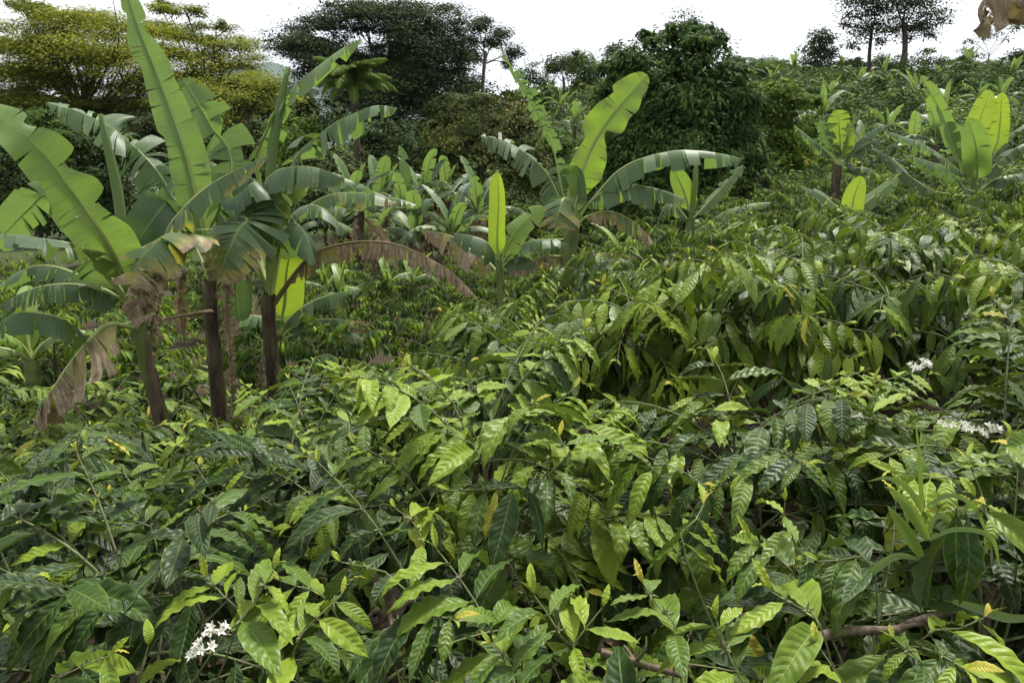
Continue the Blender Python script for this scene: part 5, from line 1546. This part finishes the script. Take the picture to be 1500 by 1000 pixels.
old_branch('thick gnarled brown coffee branch curving through the dark hollow', [(520, 850, 1.75), (555, 850, 1.72), (572, 880, 1.70), (560, 905, 1.68), (530, 912, 1.68)], 0.016, 1)
old_branch('old mossy branch bending beside the gnarled one in the hollow', [(545, 845, 1.8), (590, 880, 1.76), (570, 912, 1.72), (545, 920, 1.68)], 0.012, 2)
old_branch('brown fallen branch lying below the grass blades', [(1160, 948, 1.42), (1230, 925, 1.44), (1310, 922, 1.46), (1340, 910, 1.5), (1420, 890, 1.6)], 0.011, 3)
old_branch('reddish brown stick on the ground between the bottom shoots', [(880, 955, 1.5), (950, 975, 1.48), (1000, 990, 1.45)], 0.010, 4)
old_branch('mossy old leaning coffee trunk in the dark gap below the second coffee row', [(905, 690, 4.4), (940, 600, 4.3), (985, 562, 4.2), (1060, 566, 4.1)], 0.04, 5)

# broad grass blades
def grass_clump():
    b = at(1352, 800, 1.55)
    g = hz(b[0], 1.55)
    root = empty('grass_clump', (b[0], 1.55, g), 'tall broad-bladed grass growing up through the coffee at the lower right', 'grass')
    off = A(b[0], 1.55, g)
    t = NT('grass_blade')
    uv, u, v = t.uv()
    st = t.noise(uv, 30.0, 2)
    col = t.mix(st, (0.065, 0.125, 0.020), (0.115, 0.185, 0.035))
    mg = t.pbr(col, 0.42, 0.45, None, 0.3, (0.17, 0.26, 0.04))
    cane = resample([off + A(0, 0, -0.05), at(1362, 850, 1.55), at(1355, 760, 1.55), at(1347, 690, 1.55)], 14)
    link('cane', mesh('cane', *tube(cane - off, np.linspace(0.006, 0.003, 14), 6)[:2], mg), root)
    bl = [([(1353, 790), (1350, 730), (1346, 660), (1340, 610)], 5), ([(1358, 779), (1375, 755), (1405, 775), (1440, 825)], 7), ([(1358, 760), (1330, 715), (1300, 700), (1270, 705)], 7),
          ([(1360, 790), (1335, 750), (1310, 720), (1295, 712)], 13), ([(1350, 815), (1325, 775), (1300, 740)], 14), ([(1345, 818), (1310, 815), (1270, 845), (1235, 890)], 9),
          ([(1358, 740), (1390, 725), (1425, 740), (1450, 790)], 6), ([(1395, 880), (1430, 890), (1480, 905), (1540, 900)], 12), ([(1362, 790), (1400, 775), (1450, 785), (1465, 830)], 6)]
    for k, (p, w) in enumerate(bl):
        P = resample([at(q[0], q[1], 1.52 - 0.02 * k % 0.1) for q in p], 18)
        T = tangents(P)
        S = nrm(np.cross(T, nrm(CAMP - P)))
        N = np.cross(S, T)
        x = np.linspace(0, 1, 18)
        wd = w * 1.0 / F * np.clip(np.sin(math.pi * (0.12 + 0.88 * x)) ** 0.8, 0.02, 1)
        V = np.concatenate([(P - S * wd[:, None] + N * wd[:, None] * 0.35)[:, None], P[:, None], (P + S * wd[:, None] + N * wd[:, None] * 0.35)[:, None]], 1).reshape(-1, 3) - off
        uvs = np.stack([np.repeat(x * 0.3, 3), np.tile([0, .5, 1], 18)], 1)
        link('blade', mesh('blade', V, grid_quads(17, 2), mg, uv=uvs), root)
grass_clump()

# second row and beyond
rngp = random.Random(5)
second = []
labels2 = {}
k = 0
def where_label(px, Y):
    return None
for Y, step in ((4.3, 0.80), (5.3, 0.9), (6.3, 1.0), (7.4, 1.05)):
    half = 0.69 * Y + 0.4
    n = int(2 * half / step)
    for i in range(n + 1):
        x = -half + i * step + rngp.uniform(-.15, .15) + (0.4 if k % 2 else 0)
        yy = Y + rngp.uniform(-.22, .22)
        second.append((x, yy))
    k += 1
ORD = ['first', 'second', 'third', 'fourth', 'fifth', 'sixth', 'seventh', 'eighth', 'ninth', 'tenth', 'eleventh', 'twelfth', 'thirteenth']
rowsd = {}
for (x, y) in second:
    rowsd.setdefault(min((4.3, 5.3, 6.3, 7.4), key=lambda q: abs(q - y)), []).append((x, y))
rown = {4.3: 'the row just behind the near bushes', 5.3: 'the second row back', 6.3: 'the third row back', 7.4: 'the fourth row back'}
sd = 200
for Y in (4.3, 5.3, 6.3, 7.4):
    lst = sorted(rowsd[Y])
    lst = [q for q in lst if not (-3.3 < q[0] < -1.2 and abs(q[1] - 6.5) < 0.35)]
    for q, (x, y) in enumerate(lst):
        rng = np.random.default_rng(sd)
        px = proj(A(x, y, hz(x, y) + 1))[0]
        left = x < -0.4 - 0.05 * y
        h = ((0.74 if Y < 4.5 else 0.88) if left else {4.3: 1.22, 5.3: 1.14, 6.3: 1.08, 7.4: 1.1}[Y]) * rng.uniform(0.92, 1.08)
        tone = 'dark' if (sd * 7) % 3 == 0 else ('bright' if (sd * 7) % 3 == 1 else 'mid green')
        tb = {'dark': 0.42, 'bright': 0.60, 'mid green': 0.56}[tone]
        nm = ORD[q] if q < len(ORD) else 'last'
        lab = f'{tone} coffee bush, {nm} from the left in {rown[Y]}'
        B(lab, x, y, h, 0.66 * rng.uniform(0.9, 1.1), sd, 1, nbr=32 if Y < 5.5 else 26, Lf=0.14, gap=0.068, start=0.15, droop=(0.40 if left else 0.62) * rng.uniform(0.8, 1.2), fw=0.45, tb=tb,
          nind=(190 if Y < 4.5 else 150 if Y < 5.5 else 110 if Y < 6.6 else 80), elev=(0, 35), hmin=(0.62 if (Y < 5 and not left) else 0.55 if (Y < 7 and not left) else 0.3), group=f'coffee bushes in {rown[Y]}')
        sd += 1

# farther bushes: six kinds copied
cp = []
for q in range(6):
    o = B('', 0, 0, 1.1, 0.68, 700 + q, 2, nbr=24, Lf=0.145, gap=0.06, start=0.2, droop=0.6, tb=0.36 + 0.06 * (q % 3), elev=(5, 50))
    o.location = (0, 0, 0)
    cp.append(o)
# prototypes were built on the ground height of the origin; re-seat
ALL = list(COL.objects)
for o in cp:
    ch = [c for c in ALL if c.parent == o]
    KIDS[o.name] = [(c, []) for c in ch]
used = [0]
rngp = random.Random(8)
def put_bush(x, y, lab, grp):
    loc = (x, y, hz(x, y) - 0.02)
    k = used[0]
    used[0] += 1
    sc = rngp.uniform(0.78, 1.0)
    if k < 6:
        cp[k].location = loc
        cp[k].rotation_euler = (0, 0, rngp.uniform(0, 6))
        cp[k]['label'] = lab
        cp[k]['group'] = grp
    else:
        copy_thing(cp[k % 6], loc, rngp.uniform(0, 6.28), sc, lab, grp)
Y = 8.5
while Y < 21 and used[0] < 250:
    half = 0.68 * Y + 0.5
    x = -half + rngp.uniform(0, 0.6)
    while x < half:
        yy = Y + rngp.uniform(-.3, .3)
        az = x / yy
        px = 750 + az * F
        zone = next(z_ for lim, z_ in ((130, 'behind the leaning banana plant at the frame edge'), (330, 'seen between the near banana trunks'), (560, 'under the brown arched banana leaf'), (700, 'beyond the tip of the brown arched leaf'),
                    (800, 'around the small banana with the half-unrolled leaf'), (930, 'at the foot of the lone curled-leaf banana'), (1100, 'below the big dense tree'), (1320, 'around the young banana with a rounded leaf'), (9999, 'below the banana with two paddle leaves')) if px < lim)
        dist = 'nearer' if yy < 10.6 else ('middle' if yy < 14 else 'farther')
        if not (Y > 15.5 and az < -0.05):
            if az < 0.05:
                put_bush(x, yy, f'{dist} coffee bush in the hollow, {zone}', 'coffee bushes in the hollow')
            else:
                put_bush(x, yy, f'{dist} coffee bush before the far slope, {zone}', 'coffee bushes before the far slope')
        x += rngp.uniform(1.0, 1.3)
    Y += 1.25

# the far slope's coffee rows: too many and too small to tell apart
def coffee_field():
    rng = np.random.default_rng(77)
    ells, cnt = [], []
    Vs = []
    P_, N_, S_, T_ = [], [], [], []
    Y = 20.0
    while Y < 74:
        x = -0.42 * Y
        while x < 0.72 * Y:
            yy = Y + rng.uniform(-.4, .4)
            xx = x + rng.uniform(-.25, .25)
            if xx / yy > -0.12 - 0.15 * (Y > 40):
                g = hz(xx, yy)
                n = int(np.interp(Y, [20, 40, 74], [170, 80, 45]))
                d = nrm(rng.normal(size=(n, 3)))
                d[:, 2] = np.abs(d[:, 2])
                r = rng.uniform(0.6, 1.0, n)[:, None]
                h = rng.uniform(0.8, 1.25)
                P_.append(A(xx, yy, g + 0.2) + d * r * A(0.62, 0.62, h * 0.85))
                N_.append(nrm(d + A(0, 0, 0.5) + rng.normal(size=(n, 3)) * 0.35))
                S_.append(np.full(n, np.interp(Y, [20, 40, 74], [0.15, 0.20, 0.28])))
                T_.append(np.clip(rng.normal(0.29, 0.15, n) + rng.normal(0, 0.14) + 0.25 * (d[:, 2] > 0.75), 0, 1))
            x += rng.uniform(1.05, 1.4)
        Y += np.interp(Y, [20, 74], [1.35, 2.0])
    P_, N_, S_, T_ = map(np.concatenate, (P_, N_, S_, T_))
    n = len(P_)
    D = nrm(rng.normal(size=(n, 3)) - A(0, 0, 0.6))
    D = nrm(D - N_ * (D * N_).sum(1, keepdims=True))
    Bv = np.cross(N_, D)
    L = (S_ * rng.uniform(0.7, 1.3, n))[:, None]
    V = np.stack([P_, P_ + D * L * 0.5 + Bv * L * 0.24, P_ + D * L - N_ * L * 0.2, P_ + D * L * 0.5 - Bv * L * 0.24], 1).reshape(-1, 3)
    q = np.arange(4 * n).reshape(-1, 4)[:, ::-1]
    uv = np.tile(np.array([[0, .5], [.5, 1], [1, .5], [.5, 0]]), (n, 1))
    o = link('coffee_field', mesh('coffee_field', V, q, M_COFF, uv=uv, smooth=False, attrs={'tint': np.repeat(T_, 4)}))
    tag(o, 'rows of small coffee bushes covering the whole far slope', kind='stuff')
coffee_field()

# low weeds and litter on the soil
def ground_cover():
    rng = np.random.default_rng(31)
    n = 9000
    y = 0.7 + 7.5 * rng.uniform(0, 1, n) ** 1.5
    x = rng.uniform(-1, 1, n) * (0.7 * y + 0.5)
    pos = np.stack([x, y, H(x, y) + rng.uniform(0.0, 0.09, n)], 1)
    d = nrm(np.stack([rng.normal(size=n), rng.normal(size=n), rng.uniform(-0.2, 0.6, n)], 1))
    nn = nrm(A(0, 0, 1) + rng.normal(size=(n, 3)) * 0.35)
    nn = nrm(nn - d * (nn * d).sum(1, keepdims=True))
    rc = dict(pos=pos, d=d, n=nn, L=rng.uniform(0.025, 0.07, n), t=rng.integers(0, 1000, n), tint=np.clip(rng.normal(0.5, 0.15, n), 0, 0.85))
    o = link('weeds', leaves_mesh('weeds', T3, rc, M_COFF))
    tag(o, 'small green weeds covering the soil under the coffee', kind='stuff')
    n = 2600
    y = 0.7 + 6 * rng.uniform(0, 1, n) ** 1.3
    x = rng.uniform(-1, 1, n) * (0.7 * y + 0.5)
    pos = np.stack([x, y, H(x, y) + rng.uniform(0.004, 0.03, n)], 1)
    d = nrm(np.stack([rng.normal(size=n), rng.normal(size=n), rng.normal(size=n) * 0.15], 1))
    nn = nrm(A(0, 0, 1) + rng.normal(size=(n, 3)) * 0.25)
    nn = nrm(nn - d * (nn * d).sum(1, keepdims=True))
    rc = dict(pos=pos, d=d, n=nn, L=rng.uniform(0.06, 0.14, n), t=rng.integers(0, 1000, n), tint=rng.uniform(0, 1, n))
    ml = crown_mat('dead_leaf', (0.035, 0.022, 0.013), (0.09, 0.055, 0.03), (0.19, 0.13, 0.075), 0.8, 0.0, 0.2)
    o = link('leaf_litter', leaves_mesh('leaf_litter', T2, rc, ml))
    tag(o, 'dead brown leaves lying on the soil', kind='stuff')
ground_cover()
print('leaf objects', N_LEAF[0], 'objects', len(SC.objects))

# ------------------------------------------------------------------ air
def haze():
    lo, hi = A(-4400, -60, -900), A(4400, 4600, 330)
    V = np.array([[x, y, z] for x in (lo[0], hi[0]) for y in (lo[1], hi[1]) for z in (lo[2], hi[2])])
    Q = np.array([[0, 1, 3, 2], [4, 6, 7, 5], [0, 4, 5, 1], [2, 3, 7, 6], [0, 2, 6, 4], [1, 5, 7, 3]])
    t = NT('air')
    vol = t.new('VolumePrincipled')
    vol.inputs['Color'].default_value = (0.72, 0.84, 1.0, 1)
    vol.inputs['Density'].default_value = 0.00009
    t.l.new(vol.outputs[0], t.out.inputs['Volume'])
    o = link('haze', mesh('haze', V, Q, t.m, smooth=False))
    tag(o, 'thin pale air that turns the distant hill blue', kind='stuff')
haze()
